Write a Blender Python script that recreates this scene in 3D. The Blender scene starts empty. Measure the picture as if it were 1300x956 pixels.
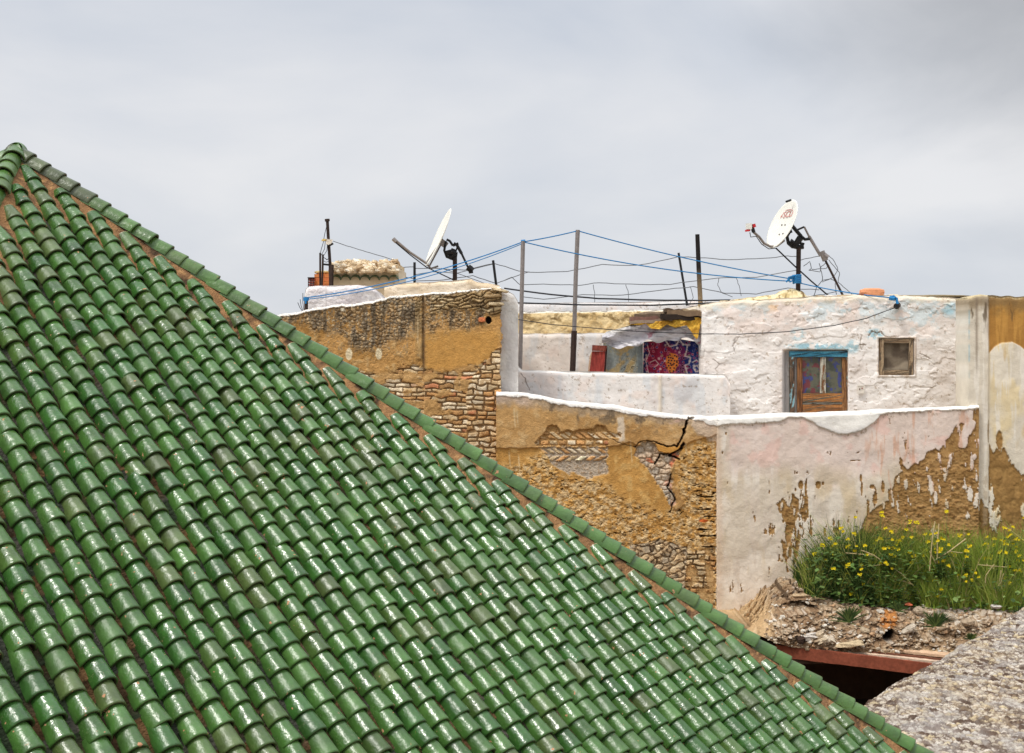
import bpy, math, random
import numpy as np
from mathutils import Vector, Matrix
random.seed(7)
RNG = np.random.default_rng(11)
C = bpy.data.collections.new('place'); bpy.context.scene.collection.children.link(C)
F = 1700.0
def P(u, v, Y):                      # a pixel of the 1300 px wide photo at a real distance Y (metres)
    return np.array([(u-650.0)*Y/F, Y, (440.0-v)*Y/F])
def Pu(u, Y): return (u-650.0)*Y/F
def Pv(v, Y): return (440.0-v)*Y/F
GROUND = -8.0

# ------------------------------------------------------------------ numpy noise
def _h(ix, iy, seed):
    ix = ix.astype(np.int64); iy = iy.astype(np.int64)
    h = (ix*374761393 + iy*668265263 + seed*144269504) & 0xffffffff
    h = ((h ^ (h >> 13))*1274126177) & 0xffffffff
    h = ((h ^ (h >> 15))*2246822519) & 0xffffffff
    return ((h ^ (h >> 16)) & 0xffffff)/float(0xffffff)
def vn(x, y, seed=0):
    x = np.asarray(x, float); y = np.asarray(y, float)
    fx = np.floor(x); fy = np.floor(y); tx = x-fx; ty = y-fy
    tx = tx*tx*(3-2*tx); ty = ty*ty*(3-2*ty)
    a = _h(fx, fy, seed); b = _h(fx+1, fy, seed); c = _h(fx, fy+1, seed); d = _h(fx+1, fy+1, seed)
    return (a*(1-tx)+b*tx)*(1-ty)+(c*(1-tx)+d*tx)*ty
def fbm(x, y, seed=0, o=4, g=.5):
    s = 0; a = 1; t = 0
    for i in range(o):
        s = s+a*vn(x*2**i, y*2**i, seed+i*17); t += a; a *= g
    return s/t
def worley(x, y, seed=0):
    x = np.asarray(x, float); y = np.asarray(y, float)
    fx = np.floor(x); fy = np.floor(y)
    d1 = np.full(x.shape, 9.); d2 = np.full(x.shape, 9.); idd = np.zeros(x.shape)
    for i in (-1, 0, 1):
        for j in (-1, 0, 1):
            cx = fx+i; cy = fy+j
            px = cx+.15+.7*_h(cx, cy, seed+3); py = cy+.15+.7*_h(cx, cy, seed+7)
            d = np.hypot(px-x, py-y); k = _h(cx, cy, seed+11)
            n = d < d1
            d2 = np.where(n, d1, np.minimum(d2, d)); idd = np.where(n, k, idd); d1 = np.where(n, d, d1)
    return d1, d2, idd
def ss(a, b, x):
    t = np.clip((x-a)/(b-a), 0, 1); return t*t*(3-2*t)
def sdpoly(u, v, poly):              # signed distance, negative inside
    p = np.array(poly, float); n = len(p)
    d = np.full(u.shape, 1e9); ins = np.zeros(u.shape, bool)
    for i in range(n):
        a = p[i]; b = p[(i+1) % n]; e = b-a
        wx = u-a[0]; wy = v-a[1]
        t = np.clip((wx*e[0]+wy*e[1])/max(e@e, 1e-9), 0, 1)
        d = np.minimum(d, np.hypot(wx-e[0]*t, wy-e[1]*t))
        c = ((a[1] <= v) & (b[1] > v)) | ((b[1] <= v) & (a[1] > v))
        xx = a[0]+(v-a[1])*e[0]/(e[1] if abs(e[1]) > 1e-9 else 1e-9)
        ins ^= c & (u < xx)
    return np.where(ins, -d, d)
def sdline(u, v, pts):
    p = np.array(pts, float); d = np.full(u.shape, 1e9); tt = np.zeros(u.shape)
    L = 0; tot = sum(np.hypot(*(p[i+1]-p[i])) for i in range(len(p)-1))
    for i in range(len(p)-1):
        a = p[i]; e = p[i+1]-p[i]; l = np.hypot(*e)
        wx = u-a[0]; wy = v-a[1]; t = np.clip((wx*e[0]+wy*e[1])/max(e@e, 1e-9), 0, 1)
        q = np.hypot(wx-e[0]*t, wy-e[1]*t); m = q < d
        tt = np.where(m, (L+t*l)/tot, tt); d = np.minimum(d, q); L += l
    return d, tt
def pm(u, v, poly, amp=3., sc=.15, soft=.8, seed=0):   # ragged polygon mask
    return 1-ss(-soft, soft, sdpoly(u, v, poly)+(fbm(u*sc, v*sc, seed, 4, .6)-.5)*2*amp)
def mix(c, col, m):
    col = np.asarray(col, float)
    return c*(1-m[..., None])+col*m[..., None]
def lin(c):
    c = np.clip(np.asarray(c, float)/255., 0, 1)
    return np.where(c <= .04045, c/12.92, ((c+.055)/1.055)**2.4)
def ip(x, pts):
    p = np.array(pts, float); return np.interp(x, p[:, 0], p[:, 1])

# ------------------------------------------------------------------ materials
def newmat(name):
    m = bpy.data.materials.new(name); m.use_nodes = True
    return m, m.node_tree.nodes, m.node_tree.links, m.node_tree.nodes['Principled BSDF']
def N(nd, t, **k):
    n = nd.new(t)
    for a, b in k.items(): setattr(n, a, b)
    return n
def mat(name, rgb=None, rough=.85, var=.18, vscale=6., bump=.3, bscale=60., bdist=.01, metal=0., spec=.3, attr=True, coat=0., dirt=None):
    m, nd, lk, b = newmat(name)
    co = N(nd, 'ShaderNodeTexCoord')
    no = N(nd, 'ShaderNodeTexNoise'); no.inputs['Scale'].default_value = vscale; no.inputs['Detail'].default_value = 7; no.inputs['Roughness'].default_value = .65
    lk.new(co.outputs['Object'], no.inputs['Vector'])
    mr = N(nd, 'ShaderNodeMapRange'); mr.inputs[1].default_value = .3; mr.inputs[2].default_value = .7
    mr.inputs[3].default_value = 1-var; mr.inputs[4].default_value = 1+var*.6
    lk.new(no.outputs['Fac'], mr.inputs[0])
    mx = N(nd, 'ShaderNodeMix', data_type='RGBA', blend_type='MULTIPLY'); mx.inputs[0].default_value = 1
    if attr and rgb is None:
        at = N(nd, 'ShaderNodeAttribute'); at.attribute_name = 'Col'; lk.new(at.outputs['Color'], mx.inputs[6])
    else:
        mx.inputs[6].default_value = (*lin(rgb), 1)
    lk.new(mr.outputs[0], mx.inputs[7]); out = mx.outputs[2]
    if dirt is not None:
        n2 = N(nd, 'ShaderNodeTexNoise'); n2.inputs['Scale'].default_value = dirt[1]; n2.inputs['Detail'].default_value = 9; n2.inputs['Roughness'].default_value = .7
        lk.new(co.outputs['Object'], n2.inputs['Vector'])
        r2 = N(nd, 'ShaderNodeMapRange'); r2.inputs[1].default_value = dirt[2]; r2.inputs[2].default_value = dirt[2]+.06
        lk.new(n2.outputs['Fac'], r2.inputs[0])
        m2 = N(nd, 'ShaderNodeMix', data_type='RGBA'); lk.new(r2.outputs[0], m2.inputs[0]); lk.new(out, m2.inputs[6]); m2.inputs[7].default_value = (*lin(dirt[0]), 1)
        out = m2.outputs[2]
    lk.new(out, b.inputs['Base Color'])
    nb = N(nd, 'ShaderNodeTexNoise'); nb.inputs['Scale'].default_value = bscale; nb.inputs['Detail'].default_value = 6
    lk.new(co.outputs['Object'], nb.inputs['Vector'])
    bp = N(nd, 'ShaderNodeBump'); bp.inputs['Strength'].default_value = bump; bp.inputs['Distance'].default_value = bdist
    lk.new(nb.outputs['Fac'], bp.inputs['Height']); lk.new(bp.outputs[0], b.inputs['Normal'])
    b.inputs['Roughness'].default_value = rough; b.inputs['Metallic'].default_value = metal
    b.inputs['Specular IOR Level'].default_value = spec; b.inputs['Coat Weight'].default_value = coat
    return m
M = {}
M['plaster'] = mat('lime_plaster', rough=.93, var=.09, vscale=5, bump=.35, bscale=55, bdist=.012, spec=.15)
M['masonry'] = mat('old_masonry', rough=.95, var=.22, vscale=14, bump=.6, bscale=70, bdist=.02, spec=.12)
M['mortar'] = mat('brown_mortar', rough=.95, var=.3, vscale=12, bump=.8, bscale=60, bdist=.02, spec=.15)
M['earth'] = mat('earth_rubble', rough=.97, var=.25, vscale=18, bump=.8, bscale=60, bdist=.03, spec=.1)
M['wood'] = mat('weathered_wood', rough=.85, var=.3, vscale=25, bump=.4, bscale=90, bdist=.005, spec=.2)
M['rust'] = mat('rusty_iron', (62, 48, 42), rough=.8, var=.4, vscale=20, bump=.3, bdist=.002, metal=.2)
M['steel'] = mat('galvanised_steel', (140, 132, 128), rough=.55, var=.25, vscale=15, bump=.1, bdist=.001, metal=.3)
M['black'] = mat('black_paint', (28, 28, 30), rough=.5, var=.2, bump=0.0)
M['dish'] = mat('dish_paint', (226, 224, 214), rough=.5, var=.06, vscale=5, bump=.0)
M['red'] = mat('red_plastic', (190, 40, 45), rough=.4, var=.1)
M['redink'] = mat('faded_red_ink', (200, 130, 122), rough=.6, var=.2)
M['rope'] = mat('blue_rope', (38, 120, 175), rough=.7, var=.25, vscale=60)
M['wire'] = mat('grey_wire', (96, 98, 102), rough=.6, var=.2)
M['cable'] = mat('black_cable', (35, 36, 42), rough=.6, var=.1)
M['cloth'] = mat('cloth', rough=.9, var=.15, vscale=20, bump=.3, bscale=200, bdist=.003, spec=.1)
M['plastic'] = mat('plastic_sheet', rough=.35, var=.1, vscale=10, bump=.4, bscale=25, bdist=.02, spec=.5)
M['terra'] = mat('terracotta', rough=.85, var=.2, vscale=20, bump=.4, bscale=80, bdist=.006)
M['leaf'] = mat('leaf', rough=.6, var=.25, vscale=3, bump=0.0, spec=.3)
M['petal'] = mat('yellow_petal', (236, 214, 28), rough=.6, var=.2, vscale=30, bump=0.0)
M['straw'] = mat('dry_straw', (190, 170, 125), rough=.8, var=.2, vscale=30, bump=0.0)
M['dark'] = mat('shade_toned_plaster', (84, 66, 54), rough=.95, var=.3)  # cellar surfaces: the shade of the opening is put into their dark colour
M['glass'] = mat('dusty_painted_glass', rough=.25, var=.15, vscale=20, bump=.1, bscale=30, spec=.5)
M['ground'] = mat('dusty_ground', (150, 132, 108), rough=.97, var=.25, vscale=.4, bump=.5, bscale=3, bdist=.1)

# glazed tile: attribute colour, chips of bare terracotta, rippled glaze
m, nd, lk, b = newmat('green_glaze'); M['glaze'] = m
at = N(nd, 'ShaderNodeAttribute'); at.attribute_name = 'Col'
co = N(nd, 'ShaderNodeTexCoord')
n1 = N(nd, 'ShaderNodeTexNoise'); n1.inputs['Scale'].default_value = 9; n1.inputs['Detail'].default_value = 6; lk.new(co.outputs['Object'], n1.inputs['Vector'])
r1 = N(nd, 'ShaderNodeMapRange'); r1.inputs[1].default_value = .3; r1.inputs[2].default_value = .7; r1.inputs[3].default_value = .68; r1.inputs[4].default_value = 1.22; lk.new(n1.outputs['Fac'], r1.inputs[0])
mx = N(nd, 'ShaderNodeMix', data_type='RGBA', blend_type='MULTIPLY'); mx.inputs[0].default_value = 1; lk.new(at.outputs['Color'], mx.inputs[6]); lk.new(r1.outputs[0], mx.inputs[7])
n2 = N(nd, 'ShaderNodeTexNoise'); n2.inputs['Scale'].default_value = 21; n2.inputs['Detail'].default_value = 5; n2.inputs['Roughness'].default_value = .6; lk.new(co.outputs['Object'], n2.inputs['Vector'])
r2 = N(nd, 'ShaderNodeMapRange'); r2.inputs[1].default_value = .685; r2.inputs[2].default_value = .70; lk.new(n2.outputs['Fac'], r2.inputs[0])
n3 = N(nd, 'ShaderNodeTexNoise'); n3.inputs['Scale'].default_value = 60; n3.inputs['Detail'].default_value = 6; n3.inputs['Roughness'].default_value = .7; lk.new(co.outputs['Object'], n3.inputs['Vector'])
r3 = N(nd, 'ShaderNodeMapRange'); r3.inputs[1].default_value = .57; r3.inputs[2].default_value = .70; r3.inputs[3].default_value = 0; r3.inputs[4].default_value = .28; lk.new(n3.outputs['Fac'], r3.inputs[0])
mg = N(nd, 'ShaderNodeMix', data_type='RGBA'); lk.new(r3.outputs[0], mg.inputs[0]); lk.new(mx.outputs[2], mg.inputs[6]); mg.inputs[7].default_value = (*lin((118, 112, 80)), 1)
mc = N(nd, 'ShaderNodeMix', data_type='RGBA'); lk.new(r2.outputs[0], mc.inputs[0]); lk.new(mg.outputs[2], mc.inputs[6]); mc.inputs[7].default_value = (*lin((184, 134, 100)), 1)
lk.new(mc.outputs[2], b.inputs['Base Color'])
rr = N(nd, 'ShaderNodeMapRange'); rr.inputs[1].default_value = 0; rr.inputs[2].default_value = 1; rr.inputs[3].default_value = .16; rr.inputs[4].default_value = .45; lk.new(at.outputs['Alpha'], rr.inputs[0])
ra = N(nd, 'ShaderNodeMath', operation='MULTIPLY_ADD'); lk.new(r3.outputs[0], ra.inputs[0]); ra.inputs[1].default_value = .5; lk.new(rr.outputs[0], ra.inputs[2]); 
rb = N(nd, 'ShaderNodeMath', operation='MAXIMUM'); lk.new(ra.outputs[0], rb.inputs[0]); lk.new(r2.outputs[0], rb.inputs[1]); lk.new(rb.outputs[0], b.inputs['Roughness'])
n4 = N(nd, 'ShaderNodeTexNoise'); n4.inputs['Scale'].default_value = 38; n4.inputs['Detail'].default_value = 3; lk.new(co.outputs['Object'], n4.inputs['Vector'])
bp = N(nd, 'ShaderNodeBump'); bp.inputs['Strength'].default_value = .65; bp.inputs['Distance'].default_value = .006; lk.new(n4.outputs['Fac'], bp.inputs['Height']); lk.new(bp.outputs[0], b.inputs['Normal'])
b.inputs['Specular IOR Level'].default_value = .62

# ------------------------------------------------------------------ objects
WL = {}                                # world origin of every object
def tag(o, label=None, cat=None, group=None, kind=None):
    if label: o['label'] = label
    if cat: o['category'] = cat
    if group: o['group'] = group
    if kind: o['kind'] = kind
    return o
def empty(name, loc, label, cat, group=None):
    o = bpy.data.objects.new(name, None); C.objects.link(o); o.empty_display_size = .1
    o.location = [float(a) for a in loc]; WL[o.name] = np.array(loc, float)
    return tag(o, label, cat, group)
def mk(name, verts, faces, mt, parent=None, cols=None, smooth=False, label=None, cat=None, group=None, kind=None, rgb=None):
    V = np.asarray(verts, float).reshape(-1, 3)
    if parent is not None: org = WL[parent.name]
    else: org = np.array([(V[:, 0].min()+V[:, 0].max())/2, (V[:, 1].min()+V[:, 1].max())/2, V[:, 2].min()])
    me = bpy.data.meshes.new(name)
    L = V-org
    if isinstance(faces, np.ndarray):
        k = faces.shape[1]; nf = len(faces)
        me.vertices.add(len(L)); me.vertices.foreach_set('co', L.ravel().astype(np.float32))
        me.loops.add(nf*k); me.loops.foreach_set('vertex_index', faces.ravel().astype(np.int32))
        me.polygons.add(nf); me.polygons.foreach_set('loop_start', np.arange(0, nf*k, k, dtype=np.int32))
        me.polygons.foreach_set('loop_total', np.full(nf, k, dtype=np.int32))
        me.update(calc_edges=True); me.validate()
    else:
        me.from_pydata([tuple(p) for p in L], [], [tuple(int(i) for i in f) for f in faces]); me.update()
    if rgb is not None and cols is None:
        cols = np.tile(lin(rgb), (len(V), 1))
    if cols is not None:
        c = np.asarray(cols, float)
        if c.shape[1] == 3: c = np.concatenate([c, np.zeros((len(c), 1))], 1)
        a = me.color_attributes.new('Col', 'FLOAT_COLOR', 'POINT'); a.data.foreach_set('color', c.ravel().astype(np.float32))
    me.polygons.foreach_set('use_smooth', np.full(len(me.polygons), bool(smooth)))
    me.materials.append(M[mt] if isinstance(mt, str) else mt)
    o = bpy.data.objects.new(name, me); C.objects.link(o)
    if parent is None: o.location = [float(a) for a in org]
    else: o.parent = parent
    WL[o.name] = org
    return tag(o, label, cat, group, kind)
class G:                               # gathers simple shapes into one mesh
    def __init__(s): s.v = []; s.f = []; s.c = []
    def add(s, V, Fc, rgb=(128, 128, 128)):
        k = len(s.v); s.v += [tuple(map(float, p)) for p in V]; s.f += [tuple(k+i for i in f) for f in Fc]
        s.c += [tuple(lin(rgb))]*len(V); return s
    def box(s, x0, x1, y0, y1, z0, z1, rgb=(128, 128, 128), bev=0.0, jit=0.0):
        cs = [(x, y, z) for x in (x0, x1) for y in (y0, y1) for z in (z0, z1)]
        if jit: cs = [(x+random.uniform(-jit, jit), y+random.uniform(-jit, jit), z+random.uniform(-jit, jit)) for x, y, z in cs]
        return s.add(cs, [(0, 1, 3, 2), (4, 6, 7, 5), (0, 4, 5, 1), (2, 3, 7, 6), (0, 2, 6, 4), (1, 5, 7, 3)], rgb)
    def bar(s, a, b, w, h, rgb=(128, 128, 128), up=(0, 0, 1), taper=1.):
        a = Vector(a); b = Vector(b); d = (b-a).normalized(); u = Vector(up)
        if abs(d.dot(u)) > .95: u = Vector((0, 1, 0))
        x = d.cross(u).normalized(); y = x.cross(d).normalized()
        vs = []
        for p, k in ((a, 1), (b, taper)):
            for i, j in ((-1, -1), (1, -1), (1, 1), (-1, 1)): vs.append(p+x*i*w*k/2+y*j*h*k/2)
        return s.add(vs, [(0, 3, 2, 1), (4, 5, 6, 7), (0, 1, 5, 4), (1, 2, 6, 5), (2, 3, 7, 6), (3, 0, 4, 7)], rgb)
    def tube(s, pts, r, n=6, rgb=(128, 128, 128), r1=None):
        pts = [Vector([float(c) for c in p]) for p in pts]; K = len(pts); r1 = r if r1 is None else r1
        vs = []; prev = None
        for i, p in enumerate(pts):
            d = (pts[min(i+1, K-1)]-pts[max(i-1, 0)]).normalized()
            if prev is None:
                x = d.orthogonal().normalized()
            else:
                x = (prev-d*prev.dot(d)); x = x.normalized() if x.length > 1e-6 else d.orthogonal().normalized()
            prev = x; y = d.cross(x); rad = r+(r1-r)*i/max(K-1, 1)
            for j in range(n):
                a = 2*math.pi*j/n; vs.append(p+(x*math.cos(a)+y*math.sin(a))*rad)
        fs = [(i*n+j, i*n+(j+1) % n, (i+1)*n+(j+1) % n, (i+1)*n+j) for i in range(K-1) for j in range(n)]
        fs += [tuple(range(n-1, -1, -1)), tuple((K-1)*n+j for j in range(n))]
        return s.add(vs, fs, rgb)
    def lump(s, c, r, rgb=(128, 128, 128), jit=.2, rot=0.0, seed=0, n=7, m=5):   # uneven stone
        rn = random.Random(seed); vs = []; fs = []
        for i in range(m+1):
            th = math.pi*i/m
            for j in range(n):
                ph = 2*math.pi*j/n; k = 1+rn.uniform(-jit, jit)
                q = [math.sin(th)*math.cos(ph)*r[0]*k, math.sin(th)*math.sin(ph)*r[1]*k, math.cos(th)*r[2]*k]
                for t in range(3): q[t] = max(-r[t]*.8, min(r[t]*.8, q[t]))
                x = q[0]*math.cos(rot)-q[2]*math.sin(rot); z = q[0]*math.sin(rot)+q[2]*math.cos(rot)
                vs.append((c[0]+x, c[1]+q[1], c[2]+z))
        for i in range(m):
            for j in range(n): fs.append((i*n+j, (i+1)*n+j, (i+1)*n+(j+1) % n, i*n+(j+1) % n))
        return s.add(vs, fs, rgb)
    def mk(s, name, mt, parent=None, **k):
        return mk(name, s.v, s.f, mt, parent, cols=np.array(s.c), **k)
def gridfaces(nr, nc, off=0):
    i = np.arange(nr-1)[:, None]*nc+np.arange(nc-1)[None, :]
    i = i.ravel()+off
    return np.stack([i, i+nc, i+nc+1, i+1], 1)

# ------------------------------------------------------------------ world, light, camera
W = bpy.data.worlds.new('World'); bpy.context.scene.world = W; W.use_nodes = True
nd = W.node_tree.nodes; lk = W.node_tree.links; bg = nd['Background']
sd = Vector((-.37, -.35, .86)).normalized()          # towards the sun
el = math.asin(sd.z); az = math.atan2(sd.x, sd.y)
sky = N(nd, 'ShaderNodeTexSky', sky_type='NISHITA'); sky.sun_disc = False; sky.sun_elevation = el; sky.sun_rotation = az
tc = N(nd, 'ShaderNodeTexCoord'); sp = N(nd, 'ShaderNodeSeparateXYZ'); lk.new(tc.outputs['Generated'], sp.inputs[0])
mp = N(nd, 'ShaderNodeMapping'); mp.inputs['Scale'].default_value = (1.9, 1.9, 5.2); mp.inputs['Location'].default_value = (3.1, .4, 1.3); mp.inputs['Rotation'].default_value = (0, .12, 0)
lk.new(tc.outputs['Generated'], mp.inputs[0])
cn = N(nd, 'ShaderNodeTexNoise'); cn.inputs['Scale'].default_value = 1.3; cn.inputs['Detail'].default_value = 7; cn.inputs['Roughness'].default_value = .5; cn.inputs['Distortion'].default_value = .4
lk.new(mp.outputs[0], cn.inputs['Vector'])
cr = N(nd, 'ShaderNodeValToRGB'); e = cr.color_ramp.elements
e[0].position = .33; e[0].color = (*lin((190, 196, 206)), 1); e[1].position = .68; e[1].color = (*lin((220, 220, 222)), 1)
lk.new(cn.outputs['Fac'], cr.inputs[0])
# cloud layer gets brighter towards the zenith, as an overcast sky does
zr = N(nd, 'ShaderNodeMapRange', interpolation_type='SMOOTHSTEP'); zr.inputs[1].default_value = .30; zr.inputs[2].default_value = .85; zr.inputs[3].default_value = 11.3; zr.inputs[4].default_value = 21.
lk.new(sp.outputs[2], zr.inputs[0])
# a darker bank of cloud high on the right
dt = N(nd, 'ShaderNodeVectorMath', operation='DOT_PRODUCT'); dt.inputs[1].default_value = Vector((.43, .87, .33)).normalized(); lk.new(tc.outputs['Generated'], dt.inputs[0])
dn_ = N(nd, 'ShaderNodeMath', operation='MULTIPLY_ADD'); lk.new(cn.outputs['Fac'], dn_.inputs[0]); dn_.inputs[1].default_value = -.06; lk.new(dt.outputs['Value'], dn_.inputs[2])
dr = N(nd, 'ShaderNodeMapRange', interpolation_type='SMOOTHSTEP'); dr.inputs[1].default_value = .925; dr.inputs[2].default_value = .975; dr.inputs[3].default_value = 1; dr.inputs[4].default_value = .48
lk.new(dn_.outputs[0], dr.inputs[0])
mm = N(nd, 'ShaderNodeMath', operation='MULTIPLY'); lk.new(zr.outputs[0], mm.inputs[0]); lk.new(dr.outputs[0], mm.inputs[1])
vs_ = N(nd, 'ShaderNodeVectorMath', operation='SCALE'); lk.new(cr.outputs[0], vs_.inputs[0]); lk.new(mm.outputs[0], vs_.inputs['Scale'])
wm = N(nd, 'ShaderNodeMix', data_type='RGBA'); wm.inputs[0].default_value = .93; lk.new(sky.outputs[0], wm.inputs[6]); lk.new(vs_.outputs[0], wm.inputs[7])
gd = N(nd, 'ShaderNodeVectorMath', operation='DOT_PRODUCT'); gd.inputs[1].default_value = sd; lk.new(tc.outputs['Generated'], gd.inputs[0])
gr = N(nd, 'ShaderNodeMapRange', interpolation_type='SMOOTHSTEP'); gr.inputs[1].default_value = .90; gr.inputs[2].default_value = .995; gr.inputs[3].default_value = 0; gr.inputs[4].default_value = 36.; lk.new(gd.outputs['Value'], gr.inputs[0])
gv_ = N(nd, 'ShaderNodeVectorMath', operation='SCALE'); gv_.inputs[0].default_value = (1, .97, .92); lk.new(gr.outputs[0], gv_.inputs['Scale'])
ga = N(nd, 'ShaderNodeVectorMath', operation='ADD'); lk.new(wm.outputs[2], ga.inputs[0]); lk.new(gv_.outputs[0], ga.inputs[1])
lk.new(ga.outputs[0], bg.inputs['Color']); bg.inputs['Strength'].default_value = .1
ld = bpy.data.lights.new('sun', 'SUN'); ld.energy = 1.5; ld.angle = math.radians(10); ld.color = (1, .96, .89)
lo = bpy.data.objects.new('sun', ld); C.objects.link(lo); lo.rotation_euler = sd.to_track_quat('Z', 'Y').to_euler()
cd = bpy.data.cameras.new('camera'); cd.sensor_width = 36; cd.lens = F/1300*36; cd.shift_y = -38/1300; cd.clip_end = 3000; cd.clip_start = .05
cam = bpy.data.objects.new('camera', cd); C.objects.link(cam); cam.rotation_euler = (math.pi/2, 0, 0)
sc = bpy.context.scene; sc.camera = cam
sc.view_settings.view_transform = 'Standard'; sc.view_settings.look = 'None'; sc.view_settings.exposure = 0.06; sc.view_settings.gamma = 1

# ------------------------------------------------------------------ ground
mk('ground', [(-800, -300, GROUND), (800, -300, GROUND), (800, 1500, GROUND), (-800, 1500, GROUND)], [(0, 1, 2, 3)], 'ground', kind='structure')

# ------------------------------------------------------------------ green tiled pyramid roof
w = .15; psi = math.radians(47.68); th = math.radians(41.92); rho = .905; R0 = 4.8
A = np.array([-22.27, 60.1, 8.909])*w+np.array([0, 0, .036])
d0 = np.array([math.sin(psi), -math.cos(psi), 0]); a0 = np.array([math.cos(psi), math.sin(psi), 0])
H = R0*math.tan(th); ZB = A[2]-H; EX = .832*w
roof = empty('tiled_roof_building', (A[0], A[1], GROUND), 'big pyramid roof of glossy green barrel tiles in the foreground', 'building')
def barrel(hw1, hw2, hh, L, lift, seg, th_):      # outer skin + lower lip + upper lip + a bit of underside
    ph = np.linspace(-math.pi/2, math.pi/2, seg+1)
    rows = []
    for s_, hw, dz in ((0, hw1, -lift), (.035, hw1, -lift*.97), (.5, (hw1+hw2)/2, -lift*.5), (.93, hw2, -lift*.07), (1, hw2*1.01, -.0)):
        rows.append(np.stack([hw*np.sin(ph), np.full(seg+1, s_*L), dz-hh*(1-np.cos(ph))*(.93+.07*s_)], 1))
    k = (hw2-th_)/hw2
    rows.append(np.stack([hw2*k*np.sin(ph), np.full(seg+1, L+.001), -th_-(hh-th_)*(1-np.cos(ph))], 1))
    rows.append(np.stack([hw2*k*np.sin(ph), np.full(seg+1, L*.55), -th_-lift*.4-(hh-th_)*(1-np.cos(ph))], 1))
    V = np.concatenate(rows); return V, gridfaces(7, seg+1)
def tilecol(r, hip=False):
    t = r.random(); g = lin((64, 100, 44))*r.uniform(.86, 1.1)
    if t < .08: g = lin((80, 98, 52))*r.uniform(.8, 1.1)
    elif t < .22: g = lin((72, 108, 50))*r.uniform(.8, 1.1)
    elif t < .40: g = lin((54, 94, 40))*r.uniform(.8, 1.1)
    elif t < .52: g = lin((72, 98, 46))*r.uniform(.8, 1.1)
    if hip: g = g*.5+lin((84, 116, 52))*.5
    return g, min(1, max(0, (.6 if t < .13 else .32)+r.normal()*.26))
def face(name, dh, ah, run, half, seg, label, thin=1):
    dn = dh*run; dn = dn+np.array([0, 0, -H]); S = np.linalg.norm(dn); dn /= S
    n = np.cross(ah, dn); n = n if n[2] > 0 else -n
    Vs = []; Fs = []; Cs = []; off = 0; pV = []; pF = []; pC = []; po = 0
    base, bf = barrel(.335*w, .405*w, .50*w, EX*1.32, .16*w, seg, .09*w)
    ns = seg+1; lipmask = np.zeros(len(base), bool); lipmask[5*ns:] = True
    K = int(half/w)+1; phase = 0
    for i in range(-K, K+1):
        a = i*w
        if abs(a) > half-.1: continue
        phase = .6*phase+RNG.uniform(-.25, .25)
        s0 = (abs(a)+.45*w)/half*S+.86*w; s = S+phase*EX-EX*.4
        col_dx = RNG.normal()*.02*w
        starts = []
        while s-EX*1.32 > s0-.35*EX and s > 0: starts.append(s-EX*1.32); s -= EX
        Ls = [1.0]*len(starts); rem = s-s0
        if starts and rem > .42*EX: starts.append(s0); Ls.append(min(1.0, (rem+.12*EX)/(EX*1.32)))
        for q, st in enumerate(starts):
            V = base.copy(); V[:, 1] *= Ls[q]; yaw = RNG.normal()*.034; V[:, 0] += RNG.normal()*.02*w
            V[:, 1] += RNG.normal()*.045*EX; V[:, 0] *= 1+RNG.normal()*.025
            x = V[:, 0]*math.cos(yaw)-V[:, 1]*math.sin(yaw); y = V[:, 0]*math.sin(yaw)+V[:, 1]*math.cos(yaw)
            z = V[:, 2]+RNG.normal()*.012*w
            Pp = A+np.outer(x+a+col_dx, ah)+np.outer(y+st, dn)+np.outer(z, n)
            g, rg = tilecol(RNG)
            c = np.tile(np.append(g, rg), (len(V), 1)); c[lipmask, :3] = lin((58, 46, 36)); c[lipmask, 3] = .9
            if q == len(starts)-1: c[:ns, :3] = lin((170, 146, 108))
            Vs.append(Pp); Fs.append(bf+off); Cs.append(c); off += len(V)
        # the channel tiles between two columns
        a2 = a+.5*w
        if abs(a2) < half-.15:
            s0 = abs(a2)/half*S+EX*1.25+.45*w; ny = max(2, int((S-s0)/EX)+1); ys = S-np.arange(ny)*EX
            rows = []
            for yy in ys:
                ph = np.linspace(-1, 1, 5)
                for dy, dz in ((0, .05), (-.97*EX, -.02)):
                    rows.append(np.stack([a2+ph*.2*w, np.full(5, yy+dy), (-.62+.10*ph**2+dz*1.0)*w], 1))
            R = np.concatenate(rows); pV.append(A+np.outer(R[:, 0], ah)+np.outer(R[:, 1], dn)+np.outer(R[:, 2], n))
            pF.append(gridfaces(len(rows), 5, po)); po += len(R)
            gcol = np.repeat(np.array([lin(random.choice([(76, 78, 68), (92, 76, 56), (58, 68, 50), (98, 94, 84), (80, 60, 42), (122, 92, 62)])) for _ in range(len(rows))]), 5, 0)
            pC.append(gcol)
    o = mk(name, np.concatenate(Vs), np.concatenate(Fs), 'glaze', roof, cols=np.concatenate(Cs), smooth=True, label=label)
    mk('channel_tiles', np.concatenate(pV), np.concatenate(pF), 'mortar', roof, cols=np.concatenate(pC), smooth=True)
    return S
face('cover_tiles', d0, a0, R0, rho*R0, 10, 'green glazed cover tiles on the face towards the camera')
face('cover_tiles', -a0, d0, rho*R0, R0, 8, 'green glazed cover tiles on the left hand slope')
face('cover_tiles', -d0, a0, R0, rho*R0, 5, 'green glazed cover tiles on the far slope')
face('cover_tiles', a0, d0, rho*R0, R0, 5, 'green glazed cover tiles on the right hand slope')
cor = {}
for sx in (-1, 1):
    for sy in (-1, 1): cor[(sx, sy)] = A+d0*sy*R0+a0*sx*rho*R0-np.array([0, 0, H])
dz = np.array([0, 0, -.88*w])
ring = [cor[(-1, 1)], cor[(1, 1)], cor[(1, -1)], cor[(-1, -1)]]
vs = [A+dz]+[c+dz for c in ring]
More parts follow.
